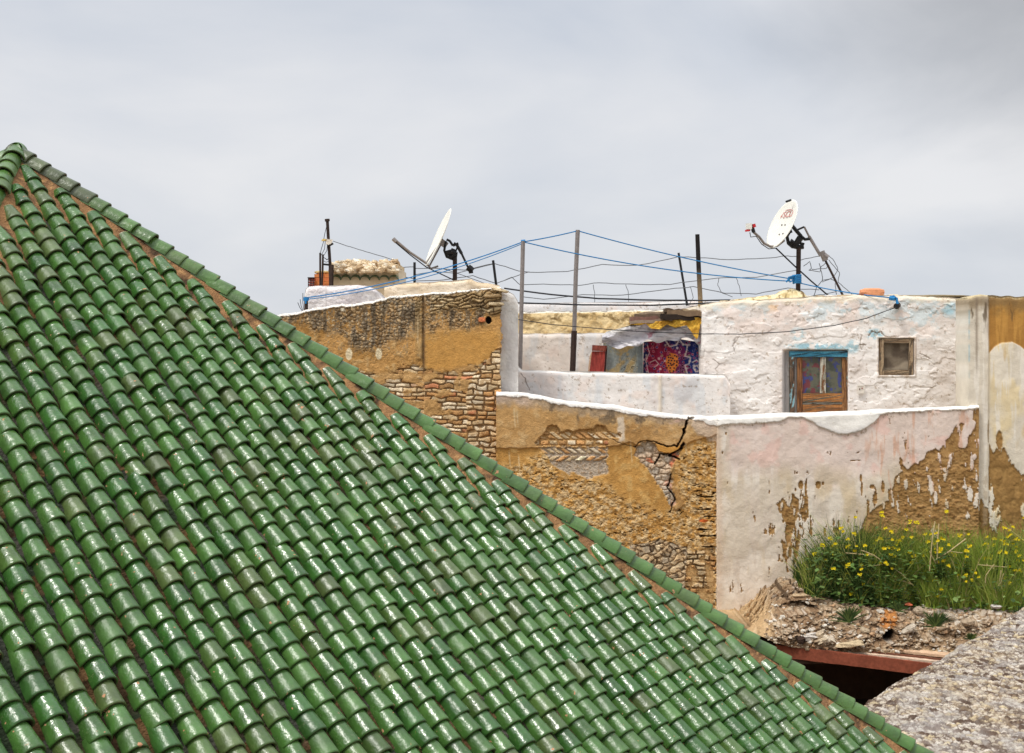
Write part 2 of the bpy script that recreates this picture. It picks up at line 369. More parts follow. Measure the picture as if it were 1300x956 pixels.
mk('roof_bed', vs, [(0, 1, 2), (0, 2, 3), (0, 3, 4), (0, 4, 1)], 'mortar', roof, rgb=(104, 78, 52))
cen = A*[1, 1, 0]; g = G()
top = [cen+(c-cen)*.93 for c in ring]
g.add([[p[0], p[1], ZB+.0] for p in top]+[[p[0], p[1], GROUND] for p in top], [(0, 4, 5, 1), (1, 5, 6, 2), (2, 6, 7, 3), (3, 7, 4, 0)], (206, 190, 160))
g.mk('wall', 'plaster', roof)
g = G(); g.add([[p[0], p[1], ZB-.08] for p in ring]+[[p[0], p[1], ZB-.2] for p in top], [(0, 4, 5, 1), (1, 5, 6, 2), (2, 6, 7, 3), (3, 7, 4, 0)], (120, 84, 52))
g.mk('eave', 'wood', roof)
# hips: mortar band and ridge tiles
def hip(sx, sy, seg, label):
    e = cor[(sx, sy)]-A; L = np.linalg.norm(e); e = e/L
    side = np.cross(e, [0, 0, 1]); side /= np.linalg.norm(side); up = np.cross(side, e); up = up if up[2] > 0 else -up
    # slopes of both faces across the hip
    n1 = np.cross(a0, d0*sy*R0+np.array([0, 0, -H])); n1 = n1*np.sign(n1[2]); n2 = np.cross(d0, a0*sx*rho*R0+np.array([0, 0, -H])); n2 = n2*np.sign(n2[2])
    if sx*side.dot(a0) < 0: side = -side   # side points to the +a face side
    def drop(n): return (n@side)/(n@up)
    t = np.arange(0, L, .012); m = 33; X = np.linspace(-2.5, 2.5, m)*w
    T, XX = np.meshgrid(t, X, indexing='ij'); XX = XX*np.minimum(1, T/(3.2*w)+.04)
    # n1 face lies on the -side half, n2 face on the +side half
    k1 = drop(n1); k2 = drop(n2)
    base = np.where(XX < 0, -XX*k1, -XX*k2)
    nz = fbm(T*9, XX*9+5*sx+9*sy, 5+sx+2*sy, 5, .6)-.5
    prof = -.30*w-.14*w*ss(.3*w, 1.0*w, np.abs(XX))-.35*w*ss(1.5*w, 2.2*w, np.abs(XX)+nz*1.0*w)
    Z = base+prof+nz*.20*w*ss(.3*w, .8*w, np.abs(XX))
    Vv = A+T.reshape(-1, 1)*e+XX.reshape(-1, 1)*side+Z.reshape(-1, 1)*up
    f2 = fbm(T*5, XX*5, 31, 4); f3 = fbm(T*30, XX*30, 77, 3, .7)
    c = mix(np.tile(np.array([150., 112., 76.]), T.shape+(1,)), (128, 96, 68), ss(.45, .62, f2)); c = mix(c, (182, 140, 94), ss(.6, .75, f3)); c = mix(c, (74, 58, 44), ss(.58, .72, fbm(T*14, XX*14, 12, 4, .7)))
    mk('hip_mortar', Vv, gridfaces(len(t), m), 'mortar', roof, cols=lin(c).reshape(-1, 3), smooth=True)
    bs, bf = barrel(.40*w, .47*w, .52*w, EX*1.35, .16*w, seg, .08*w); ns = seg+1
    Vs = []; Fs = []; Cs = []; off = 0; s = L-.02
    tops = []
    while s > EX*.25: tops.append(s); s -= EX*1.0
    for q, s in enumerate(tops):
        V = bs.copy(); V[:, 0] *= 1+RNG.normal()*.05; yaw = RNG.normal()*.055; x = V[:, 0]*math.cos(yaw)-V[:, 1]*math.sin(yaw); y = V[:, 0]*math.sin(yaw)+V[:, 1]+RNG.normal()*.06*EX; z = V[:, 2]+RNG.normal()*.018*w+.10*w
        Pp = A+np.outer(y+s-EX*1.35, e)+np.outer(x, side)+np.outer(z, up)
        gcol, rg = tilecol(RNG, True)
        if len(tops)-q < 6 and sx+sy == 2: gcol = lin((78, 88, 54))*RNG.uniform(.8, 1.1)
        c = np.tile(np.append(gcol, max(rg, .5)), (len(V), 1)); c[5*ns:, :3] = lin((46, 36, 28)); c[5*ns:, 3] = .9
        Vs.append(Pp); Fs.append(bf+off); Cs.append(c); off += len(V)
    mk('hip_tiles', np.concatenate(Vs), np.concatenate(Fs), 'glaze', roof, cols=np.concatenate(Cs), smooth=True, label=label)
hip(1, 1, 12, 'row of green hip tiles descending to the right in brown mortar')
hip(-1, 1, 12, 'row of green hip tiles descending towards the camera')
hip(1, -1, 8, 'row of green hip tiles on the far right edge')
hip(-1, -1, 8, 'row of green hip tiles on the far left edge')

# ------------------------------------------------------------------ painted and displaced walls
def wall(name, mt, Y, u0, u1, top, vb, res, paint, thick, parent=None, uL=None, uR=None, base=True, **k):
    nc = int((u1-u0)/res)+1; vmin = min(top(np.linspace(u0, u1, 50))); nr = int((vb-vmin)/res)+1
    s = np.linspace(0, 1, nc)[None, :]; t = np.linspace(0, 1, nr)[:, None]
    U = u0+(u1-u0)*s+0*t; V = top(U)+(vb-top(U))*t
    if uL is not None or uR is not None:
        l = uL(V) if uL is not None else np.full(V.shape, float(u0)); r = uR(V) if uR is not None else np.full(V.shape, float(u1)); U = l+(r-l)*s
    col, h = paint(U, V); h = h*np.ones(U.shape)
    edge = np.minimum(np.minimum((V-top(U)), 6*res)/(6*res), 1); h = h-.03*(1-edge)**2
    X = Pu(U, Y); Z = Pv(V, Y); Yy = Y-h
    F0 = np.stack([X, Yy, Z], -1); c0 = lin(col)
    if base:
        cm = c0[-1:]*0+np.median(c0[-8:].reshape(-1, 3), 0)
        l0 = F0[-1:].copy(); l0[..., 2] -= .03; l0[..., 1] = Y; lr = l0.copy(); lr[..., 2] = GROUND; F0 = np.concatenate([F0, l0, lr]); c0 = np.concatenate([c0, cm, cm]); nr += 2
    verts = [F0.reshape(-1, 3)]; cc = [c0.reshape(-1, 3)]; fs = [gridfaces(nr, nc)]
    off = nr*nc
    tb = F0[0].copy(); tb[:, 1] = Y+thick; bb = F0[-1].copy(); bb[:, 1] = Y+thick
    tm = F0[0].copy(); tm[:, 1] = Y+.02*1; tm[:, 2] += .008
    verts += [tm, tb, bb]; cc += [c0[0], c0[0], c0[-1]]
    i = np.arange(nc-1)
    fs.append(np.stack([i, i+1, off+i+1, off+i], 1)); fs.append(np.stack([off+i, off+i+1, off+nc+i+1, off+nc+i], 1))
    fs.append(np.stack([off+nc+i, off+nc+i+1, off+2*nc+i+1, off+2*nc+i], 1)); off += 3*nc
    for side in (0, nc-1):
        lb = F0[:, side].copy(); lb[:, 1] = Y+thick; verts.append(lb); cc.append(c0[:, side])
        j = np.arange(nr-1); q = j*nc+side
        fs.append(np.stack([q, off+j, off+j+1, q+nc], 1)); off += nr
    return mk(name, np.concatenate(verts), np.concatenate(fs), mt, parent, cols=np.concatenate(cc), smooth=True, **k)
def solid(U, rgb): return np.tile(np.array(rgb, float), U.shape+(1,))
def bricks(u, v, L, Hh, gap, ang=0.0, seed=0, wob=.6):
    uw = u+(vn(u*.12, v*.12, seed+50)-.5)*wob*4; vw = v+(vn(u*.1, v*.16, seed+51)-.5)*wob*4
    c, s = math.cos(ang), math.sin(ang); x = uw*c+vw*s; y = -uw*s+vw*c
    r = np.floor(y/Hh); xo = x+(_h(r, r*0, seed+1))*L; k = np.floor(xo/L)
    dx = np.minimum(xo-k*L, (k+1)*L-xo); dy = np.minimum(y-r*Hh, (r+1)*Hh-y)
    idd = _h(k, r, seed+2); ee = np.minimum(dx, dy)-gap/2
    return ss(-.35, .45, ee-(_h(k, r, seed+9)-.4)*.5), idd, _h(k, r, seed+4)
def stones(u, v, sx, sy, seed=0):
    uw = u+(fbm(u*.1, v*.1, seed+30, 2)-.5)*8; vw = v+(fbm(u*.1, v*.1, seed+31, 2)-.5)*6
    d1, d2, i = worley(uw/sx, vw/sy, seed); return ss(.0, .38, d2-d1), i, d1
def brickcol(idd, i2, pal=None):
    c = np.stack([220+0*idd, 192+0*idd, 150+0*idd], -1); c = mix(c, (198, 150, 98), ss(.3, .34, idd)); c = mix(c, (234, 214, 182), ss(.58, .6, idd)); c = mix(c, (200, 134, 96), ss(.9, .91, idd))
    return c*(.82+.3*i2)[..., None]

# --- wall A: tall ochre rubble wall at the left
def topA(u): return ip(u, [(200, 416), (300, 408), (375, 397), (395, 392), (420, 388), (450, 386), (470, 383), (500, 376), (537, 373), (570, 371), (600, 368), (640, 365), (700, 362)])+(fbm(u*.15, u*0, 3, 4, .6)-.5)*3.0
def paintA(U, V):
    n1 = fbm(U*.03, V*.03, 1, 5); n2 = fbm(U*.12, V*.12, 2, 5, .6); n3 = fbm(U*.5, V*.5, 4, 3, .7); st = fbm(U*.16, V*.025, 5, 4)
    c = mix(solid(U, (196, 150, 92)), (172, 128, 72), ss(.4, .65, n1)); c = mix(c, (210, 178, 128), ss(.55, .75, n2)*.6)
    h = (n2-.5)*.03+(n3-.5)*.012
    # smooth ochre plaster to the right of the crease
    sm = pm(U, V, [(541, 425), (570, 418), (600, 422), (622, 420), (634, 420), (634, 470), (600, 462), (560, 470), (541, 470)], 4, .1, 4)
    c = mix(c, (204, 152, 82), sm*.8); h = h*(1-sm*.7)
    # dark lichen and bare rubble along the top
    lim = ip(U, [(375, 402), (410, 420), (440, 440), (480, 445), (530, 435), (560, 428), (600, 420), (632, 400)])
    zone = ss(8, -14, V-lim-(n1-.5)*40)
    sm_, si, sd_ = stones(U, V, 5.5, 4.5, 3)
    rub = zone*ss(.40, .62, fbm(U*.09, V*.07, 8, 4, .6)+zone*.12)
    sc_ = mix(solid(U, (150, 126, 96)), (206, 186, 156), ss(.45, .5, si)); sc_ = mix(sc_, (104, 88, 72), ss(.8, .82, si)); sc_ = mix(sc_, (90, 76, 60), (1-sm_)*.45)
    c = mix(c, sc_, rub*.55); h = h+rub*(sm_*.018-.01)
    lich = ss(.50, .66, fbm(U*.42, V*.26, 12, 5, .8)+.18*zone*ss(.45, .6, st))*zone
    c = mix(c, (104, 94, 82), lich*.7); spk = ss(.62, .70, fbm(U*.55, V*.45, 16, 3, .8))*zone; c = mix(c, (214, 198, 170), spk*.7); c = mix(c, (86, 72, 54), zone*ss(.55, .72, st)*.55)
    lich2 = ss(.6, .7, fbm(U*.35, V*.3, 15, 4, .75))*ss(470, 440, V)*ss(370, 430, U); c = mix(c, (134, 128, 118), lich2*.6*ss(560, 530, U))
    # flat stones under the coping at the right
    z2 = pm(U, V, [(548, 376), (600, 371), (655, 368), (655, 398), (625, 400), (608, 392), (580, 392), (548, 398)], 3, .12, 3)
    bm, bi, b2 = bricks(U, V, 19, 4.6, 1.2, -.2, 5, 1.6)
    bc = mix(solid(U, (186, 158, 114)), (218, 198, 160), ss(.5, .55, bi)); bc = mix(bc, (120, 98, 70), ss(.82, .84, bi)); bc = mix(bc, (104, 82, 58), (1-bm)*.7); bc = mix(bc, (196, 170, 128), ss(.52, .62, fbm(U*.2, V*.3, 28, 4, .7))*.5)
    c = mix(c, bc, z2*.8); h = h+z2*(bm*.035-.02)
    # brick courses at the foot
    lb = ip(U, [(375, 520), (440, 468), (480, 474), (530, 462), (560, 474), (600, 463), (620, 458), (640, 440)])+(n2-.5)*12
    z3 = ss(-1, 1.5, V-lb); bm, bi, b2 = bricks(U, V, 19, 5.6, 1.4, .02, 9, .9)
    bc = mix(brickcol(bi, b2), (142, 112, 76), ss(.5, .7, n2)*.3); bc = mix(bc, (140, 110, 78), (1-bm)*.75)
    cv = ss(.47, .60, fbm(U*.06, V*.09, 22, 4, .6)); c2 = mix(bc, (190, 148, 94), cv*.9)
    c = mix(c, c2, z3); h = h*(1-z3)+z3*((bm*.03-.035)*(1-cv)+(n2-.5)*.04)
    # brick toothing at the right end
    z4 = pm(U, V, [(604, 470), (618, 462), (632, 440), (660, 440), (660, 640), (596, 640), (592, 500)], 4, .1, 1)
    bm, bi, b2 = bricks(U, V, 14, 6.6, 1.8, 0, 19, 1.2); bc = mix(brickcol(bi*.93, b2), (136, 106, 74), (1-bm)*.75)
    bc = mix(bc, (190, 156, 112), ss(.5, .62, fbm(U*.16, V*.2, 27, 4, .6))*.7); c = mix(c, bc, z4); h = h*(1-z4)+z4*(bm*.035-.03)
    # crease, pilaster and rain streaks
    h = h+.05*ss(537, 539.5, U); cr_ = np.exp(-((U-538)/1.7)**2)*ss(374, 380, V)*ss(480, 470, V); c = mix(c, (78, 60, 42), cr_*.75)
    pil = ss(526, 528, U)*ss(537, 535, U)*ss(470, 440, V); c = mix(c, (182, 150, 100), pil*.45); c = mix(c, (214, 188, 148), np.exp(-((U-530.5)/.8)**2)*ss(395, 405, V)*ss(440, 432, V)*.8)
    h = h+pil*.02
    # two pale patches of filler, white lime along the top
    for a, b in ((443, 450), (481, 449)):
        q = ((U-a)/4.2)**2+((V-b)/7.5)**2+(n2-.5)*.8; c = mix(c, (226, 208, 172), ss(1.1, .8, q))
    q = ((U-435)/3)**2+((V-393)/2.6)**2; c = mix(c, (222, 210, 186), ss(1.1, .8, q))
    tp = V-topA(U); lw = ip(U, [(375, 2.2), (450, 2.6), (540, 1.8), (600, 1.2), (650, .8)])
    c = mix(c, (238, 232, 222), ss(lw+1.0, lw, tp+(n3-.5)*2.5)); h = h+.02*ss(lw+1, lw, tp)
    # small orange brick and hole near the right end
    q = ((U-612)/4.5)**4+((V-406)/3.2)**4; c = mix(c, (214, 128, 84), ss(1.1, .8, q)); h = h+.03*ss(1.1, .8, q)
    q = ((U-620)/4)**2+((V-407)/5)**2+(n2-.5); c = mix(c, (34, 28, 24), ss(1.1, .7, q)); h = h-.09*ss(1.1, .7, q)
    return c, h
wa = empty('rubble_wall', (Pu(520, 19.3), 19.3, GROUND), 'tall ochre rubble and brick wall behind the roof ridge, lichen stained along its top', 'wall')
wall('wall_face', 'masonry', 19.3, 210, 634, topA, 640, .75, paintA, .55, wa, uR=lambda v: 636+(fbm(v*.12, v*0, 41, 4, .7)-.5)*8)
def paintPier(U, V):
    n = fbm(U*.06, V*.03, 61, 5); n2 = fbm(U*.3, V*.3, 62, 4)
    c = mix(solid(U, (226, 222, 216)), (205, 200, 196), ss(.35, .65, n)); c = mix(c, (176, 164, 148), ss(.62, .72, fbm(U*.2, V*.2, 63, 4, .7))*ss(645, 634, U)*.8)
    c = mix(c, (150, 124, 88), ss(.55, .66, fbm(U*.2, V*.5, 66, 3, .7))*ss(400, 372, V)*ss(655, 640, U)*.8)
    return c, (n2-.5)*.008+(n-.5)*.03
wall('side_wall', 'plaster', 19.42, 618, 658, lambda u: ip(u, [(618, 367), (640, 368), (652, 374), (657, 382), (658, 386)]), 530, .9, paintPier, .7, wa, base=False, label='whitewashed end of the ochre wall')
for (a, b, l, r_) in ((612, 640, 376, .5), (616, 643, 386, .3), (620, 649, 368.5, -.2)):
    g = G(); p = P((a+b)/2, l, 19.28); g.lump((p[0], p[1]-.02, p[2]), ((b-a)/2*19.3/F, .10, .03), random.choice([(176, 150, 112), (200, 180, 146), (150, 122, 84)]), .3, -.12+r_*.3, int(a), 9, 5)
    g.mk('loose_slab', 'masonry', wa, smooth=False)

# --- wall B: low terrace wall with the herringbone patch and the crack
topBp = [(600, 497), (638, 498), (680, 501), (705, 507), (740, 512), (780, 515), (800, 519), (830, 524), (860, 527), (880, 529), (930, 529)]
def topB(u): return ip(u, topBp)+(vn(u*.09, u*0, 5)-.5)*1.6
def paintB(U, V):
    n1 = fbm(U*.025, V*.025, 101, 5); n2 = fbm(U*.11, V*.11, 102, 5, .6); n3 = fbm(U*.45, V*.45, 104, 4, .7)
    c = mix(solid(U, (196, 154, 100)), (178, 136, 84), ss(.4, .6, n1)); c = mix(c, (214, 182, 134), ss(.5, .75, n2)*.6); h = .035+(n2-.5)*.02
    tp = V-topB(U)
    # grey and pink band below the coping, dark damp stains
    c = mix(c, (176, 158, 138), ss(20, 8, tp+(n2-.5)*22)*.7); c = mix(c, (208, 184, 166), ss(15, 6, tp+(n1-.5)*26)*ss(690, 660, U)*.8)
    c = mix(c, (96, 84, 70), ss(.52, .66, fbm(U*.09, V*.06, 110, 5, .65))*ss(32, 18, tp)*ss(680, 700, U)*ss(870, 840, U)*.6)
    c = mix(c, (212, 178, 160), ss(.45, .6, fbm(U*.06, V*.1, 118, 3))*ss(20, 12, tp)*ss(830, 845, U)*.75)
    q = pm(U, V, [(783, 530), (792, 528), (793, 560), (785, 562)], 2, .2, 1.5); c = mix(c, (226, 212, 194), q*.8)
    # lower, saturated smooth ochre, one layer below
    lowp = [(630, 569), (692, 569), (771, 568), (800, 562), (812, 566), (826, 594), (842, 620), (857, 648), (868, 640), (853, 600), (858, 575), (880, 560), (920, 548), (920, 800), (630, 800)]
    low = pm(U, V, lowp, 2.4, .1, .9); h = h-low*.03
    rough = pm(U, V, [(630, 600), (690, 575), (720, 606), (770, 616), (800, 640), (845, 655), (862, 640), (858, 580), (885, 560), (920, 548), (920, 800), (630, 800)], 9, .08, 8)
    lc = mix(solid(U, (204, 154, 86)), (190, 142, 78), ss(.4, .6, n1)); lc = mix(lc, (216, 176, 112), ss(.5, .7, n2)*.7)
    rc = mix(lc, (220, 192, 148), ss(.42, .6, fbm(U*.2, V*.2, 120, 4, .7))*.85); rc = mix(rc, (172, 128, 72), ss(.55, .68, fbm(U*.25, V*.3, 122, 4, .7))*.6)
    pit = ss(.67, .75, fbm(U*.16, V*.34, 124, 4, .72)); rc = mix(rc, (78, 54, 30), pit*.85)
    lc = mix(lc, rc, rough); c = mix(c, lc, low); h = h+low*rough*((fbm(U*.2, V*.25, 125, 5, .7)-.5)*.055-pit*.03)
    # pale scratches
    for a, b0, b1 in ((646, 570, 596), (652, 515, 545), (658, 575, 600), (656, 520, 540), (800, 556, 590), (870, 560, 580)):
        c = mix(c, (224, 206, 170), np.exp(-((U-a-(V-b0)*.08)/.8)**2)*ss(b0, b0+6, V)*ss(b1, b1-6, V)*.6)
    # herringbone patches
    pA = pm(U, V, [(679, 562), (688, 552), (696, 541), (706, 541), (712, 548), (752, 546), (757, 540), (766, 541), (776, 550), (790, 551), (788, 555), (771, 556), (771, 567), (700, 567), (683, 566)], 3.2, .22, 1.2, 3)
    pB = pm(U, V, [(684, 568), (771, 568), (771, 602), (748, 607), (716, 599), (700, 588), (692, 578)], 5, .14, 1.6, 4)
    pp = np.maximum(pA, pB)
    r1 = (V < 558.5); r2 = (V >= 558.5) & (V < 566.5); r3 = (V >= 566.5) & (V < 577); r4 = V >= 577
    bA, iA, jA = bricks(U, V, 17, 5.6, 2.3, math.radians(35), 71, .7)
    x = U+V*0; hb = []
    def slant(vc, hgt, step, ang, seed):
        dv = V-vc; xx = U-dv/math.tan(ang)*1.; k = np.floor(xx/step); f = xx/step-k
        e1 = np.minimum(f, 1-f)*step*abs(math.sin(ang)); e2 = hgt/2-np.abs(dv)-_h(k, k*0, seed+5)*1.2
        return ss(.5, 1.5, np.minimum(e1, e2+.5)), _h(k, k*0, seed), _h(k, k*0, seed+3)
    s1, k1, l1 = slant(553, 10.5, 9.6, math.radians(38), 5)
    b2m, b2i, b2j = bricks(U, V-558.5+7*100, 11.5, 7.0, 2., 0, 73, .15)
    s3, k3, l3 = slant(572.5, 8.5, 9.5, math.radians(36), 8)
    s4, k4, l4 = slant(582, 8, 12, math.radians(-32), 12)
    bm = np.where(r1, s1, np.where(r2, b2m, np.where(r3, s3, s4*ss(590, 586, V)))); bi = np.where(r1, k1, np.where(r2, b2i, np.where(r3, k3, k4))); bj = np.where(r1, l1, np.where(r2, b2j, np.where(r3, l3, l4)))
    mort = np.where((V < 567)[..., None], np.array([190., 148., 94.]), np.array([204., 186., 164.])*(.75+.4*n3)[..., None])
    mort = mix(mort, (120, 84, 50), ss(.55, .65, n3)*.5)
    bc = brickcol(bi*.9+.05, bj)*1.04; bm = bm*ss(.30, .42, fbm(U*.14, V*.2, 172, 3, .6)+.12*(bi-.3)); pc = mort*(1-bm[..., None])+bc*bm[..., None]
    c = c*(1-pp[..., None])+pc*pp[..., None]; h = h*(1-pp)+pp*(-.012+bm*(.012+.02*bi)+(n3-.5)*.025)
    ed = np.exp(-((sdpoly(U, V, [(679, 562), (688, 552), (696, 541), (706, 541), (712, 548), (752, 546), (757, 540), (766, 541), (776, 550), (790, 551), (788, 555)])+.5)/1.0)**2)*(V < 556); c = mix(c, (66, 48, 32), ed*.0)
    # rubble wedge right of centre
    wg = [(806, 577), (808, 566), (822, 561), (834, 566), (848, 574), (864, 566), (862, 578), (853, 590), (852, 606), (853, 622), (858, 638), (851, 645), (846, 632), (834, 612), (820, 594)]
    wm_ = pm(U, V, wg, 3.6, .18, 1.2, 6); sm_, si, sd_ = stones(U, V, 10, 7, 23)
    wc = mix(solid(U, (204, 178, 150)), (186, 172, 154), ss(.5, .52, si)); wc = mix(wc, (206, 120, 88), ss(.86, .87, si)); wc = wc*(.82+.4*n3)[..., None]; wc = mix(wc, (164, 138, 110), (1-sm_)*.6); wc = mix(wc, (120, 92, 68), ss(.55, .68, fbm(U*.22, V*.3, 173, 4, .7))*.7); wc = mix(wc, (226, 208, 184), ss(.55, .66, fbm(U*.3, V*.3, 174, 4, .7))*.6)
    low2 = ss(596, 606, V); wc = mix(wc, (206, 196, 180), low2*.6*sm_); c = mix(c, wc, wm_); h = h*(1-wm_)+wm_*(-.04+sm_*.022+(n2-.5)*.06)
    yl = pm(U, V, [(832, 564), (850, 567), (866, 566), (862, 573), (848, 576), (836, 573)], .6, .2, .6); c = mix(c, (204, 148, 74), yl); h = h*(1-yl)+yl*.03
    # cracks
    def crack(pts, w0, w1, dep, a=1):
        nonlocal c, h
        uw = U+(fbm(U*.2, V*.2, 131, 3)-.5)*4; vw = V+(fbm(U*.2, V*.2, 132, 3)-.5)*4
        d_, t_ = sdline(uw, vw, pts); wd = w0+(w1-w0)*t_; k = ss(wd+.7, wd-.3, d_); c = mix(c, (58, 42, 28), k*a); h = h-k*dep
    crack([(806, 567), (812, 562), (822, 560), (834, 562), (846, 567), (860, 565)], .1, .6, .05)
    crack([(860, 566), (866, 556), (869, 545)], .7, 1.4, .08); crack([(869, 547), (872, 536), (874, 529)], 1.2, .3, .08); crack([(874, 531), (879, 530)], 1., 1.2, .06)
    crack([(868, 564), (862, 571), (850, 579), (862, 583)], 1.3, .6, .08); crack([(832, 590), (838, 577), (848, 577)], 1.2, .6, .05); crack([(772, 556), (790, 563), (806, 566)], .25, .4, .01, .6)
    crack([(852, 602), (848, 618), (857, 634), (850, 650)], .6, .8, .04)
    # right end: pink grey plaster on top, joints and thin bricks down the edge
    pk = pm(U, V, [(880, 528), (925, 528), (925, 548), (912, 560), (900, 560), (893, 552), (886, 552), (878, 540)], 3, .15, 2); c = mix(c, (208, 186, 164), pk*.85); h = h+pk*.01
    rj = ss(878, 892, U+(n2-.5)*16)*ss(560, 600, V); jt = ss(.67, .71, fbm(U*.05, V*.36, 141, 3, .6))*rj; c = mix(c, (70, 46, 28), jt*.9); h = h-jt*.06
    q = ((U-893)/6)**2+((V-661)/2)**2; c = mix(c, (206, 104, 52), ss(1.2, .8, q))
    z5 = pm(U, V, [(868, 700), (908, 696), (908, 800), (860, 800), (866, 730)], 3, .12, 1); bm, bi, b2 = bricks(U, V, 15, 7.0, 2.0, .02, 151, .9)
    bc = mix(brickcol(bi*.55, b2), (104, 78, 50), (1-bm)*.85); bc = mix(bc, (208, 168, 112), ss(.48, .58, n2)*.75); c = mix(c, bc*.97, z5); h = h*(1-z5)+z5*(bm*.035*(1-ss(.48, .58, n2))-.03+(n2-.5)*.03)
    z6 = pm(U, V, [(800, 693), (818, 690), (838, 684), (858, 690), (872, 694), (872, 720), (868, 760), (820, 730), (800, 712)], 2, .12, .8, 9); bm, bi, b2 = bricks(U, V, 14, 8, 1.6, -.5, 161, 2.0)
    bc = mix(solid(U, (222, 198, 160)), (184, 166, 140), ss(.55, .57, bi)); bc = bc*(.85+.3*n3)[..., None]; bc = mix(bc, (112, 88, 62), (1-bm)*.6); bc = mix(bc, (206, 172, 128), ss(.46, .58, n2)*.7); bc = mix(bc, (84, 64, 46), ss(.56, .66, fbm(U*.15, V*.28, 175, 4, .7))*.75); c = mix(c, bc, z6); h = h*(1-z6)+z6*(bm*.022-.02+(n2-.5)*.04)
    # white coping
    lw = ip(U, [(637, 5), (700, 5), (770, 6), (800, 6), (860, 4.5), (880, 4), (912, 12)])+(n2-.5)*6
    k = ss(lw+.8, lw-.4, tp); c = mix(c, (238, 233, 226), k); h = h+k*.012
    ed = ss(908, 911, U+(n2-.5)*3)*ss(540, 550, V); c = mix(c, (222, 214, 204), ed)
    return c, h
wb = wall('terrace_wall', 'masonry', 19.0, 630, 914, topB, 800, .72, paintB, .35, label='low ochre wall with cracked plaster and a patch of herringbone bricks below a white coping', cat='wall')

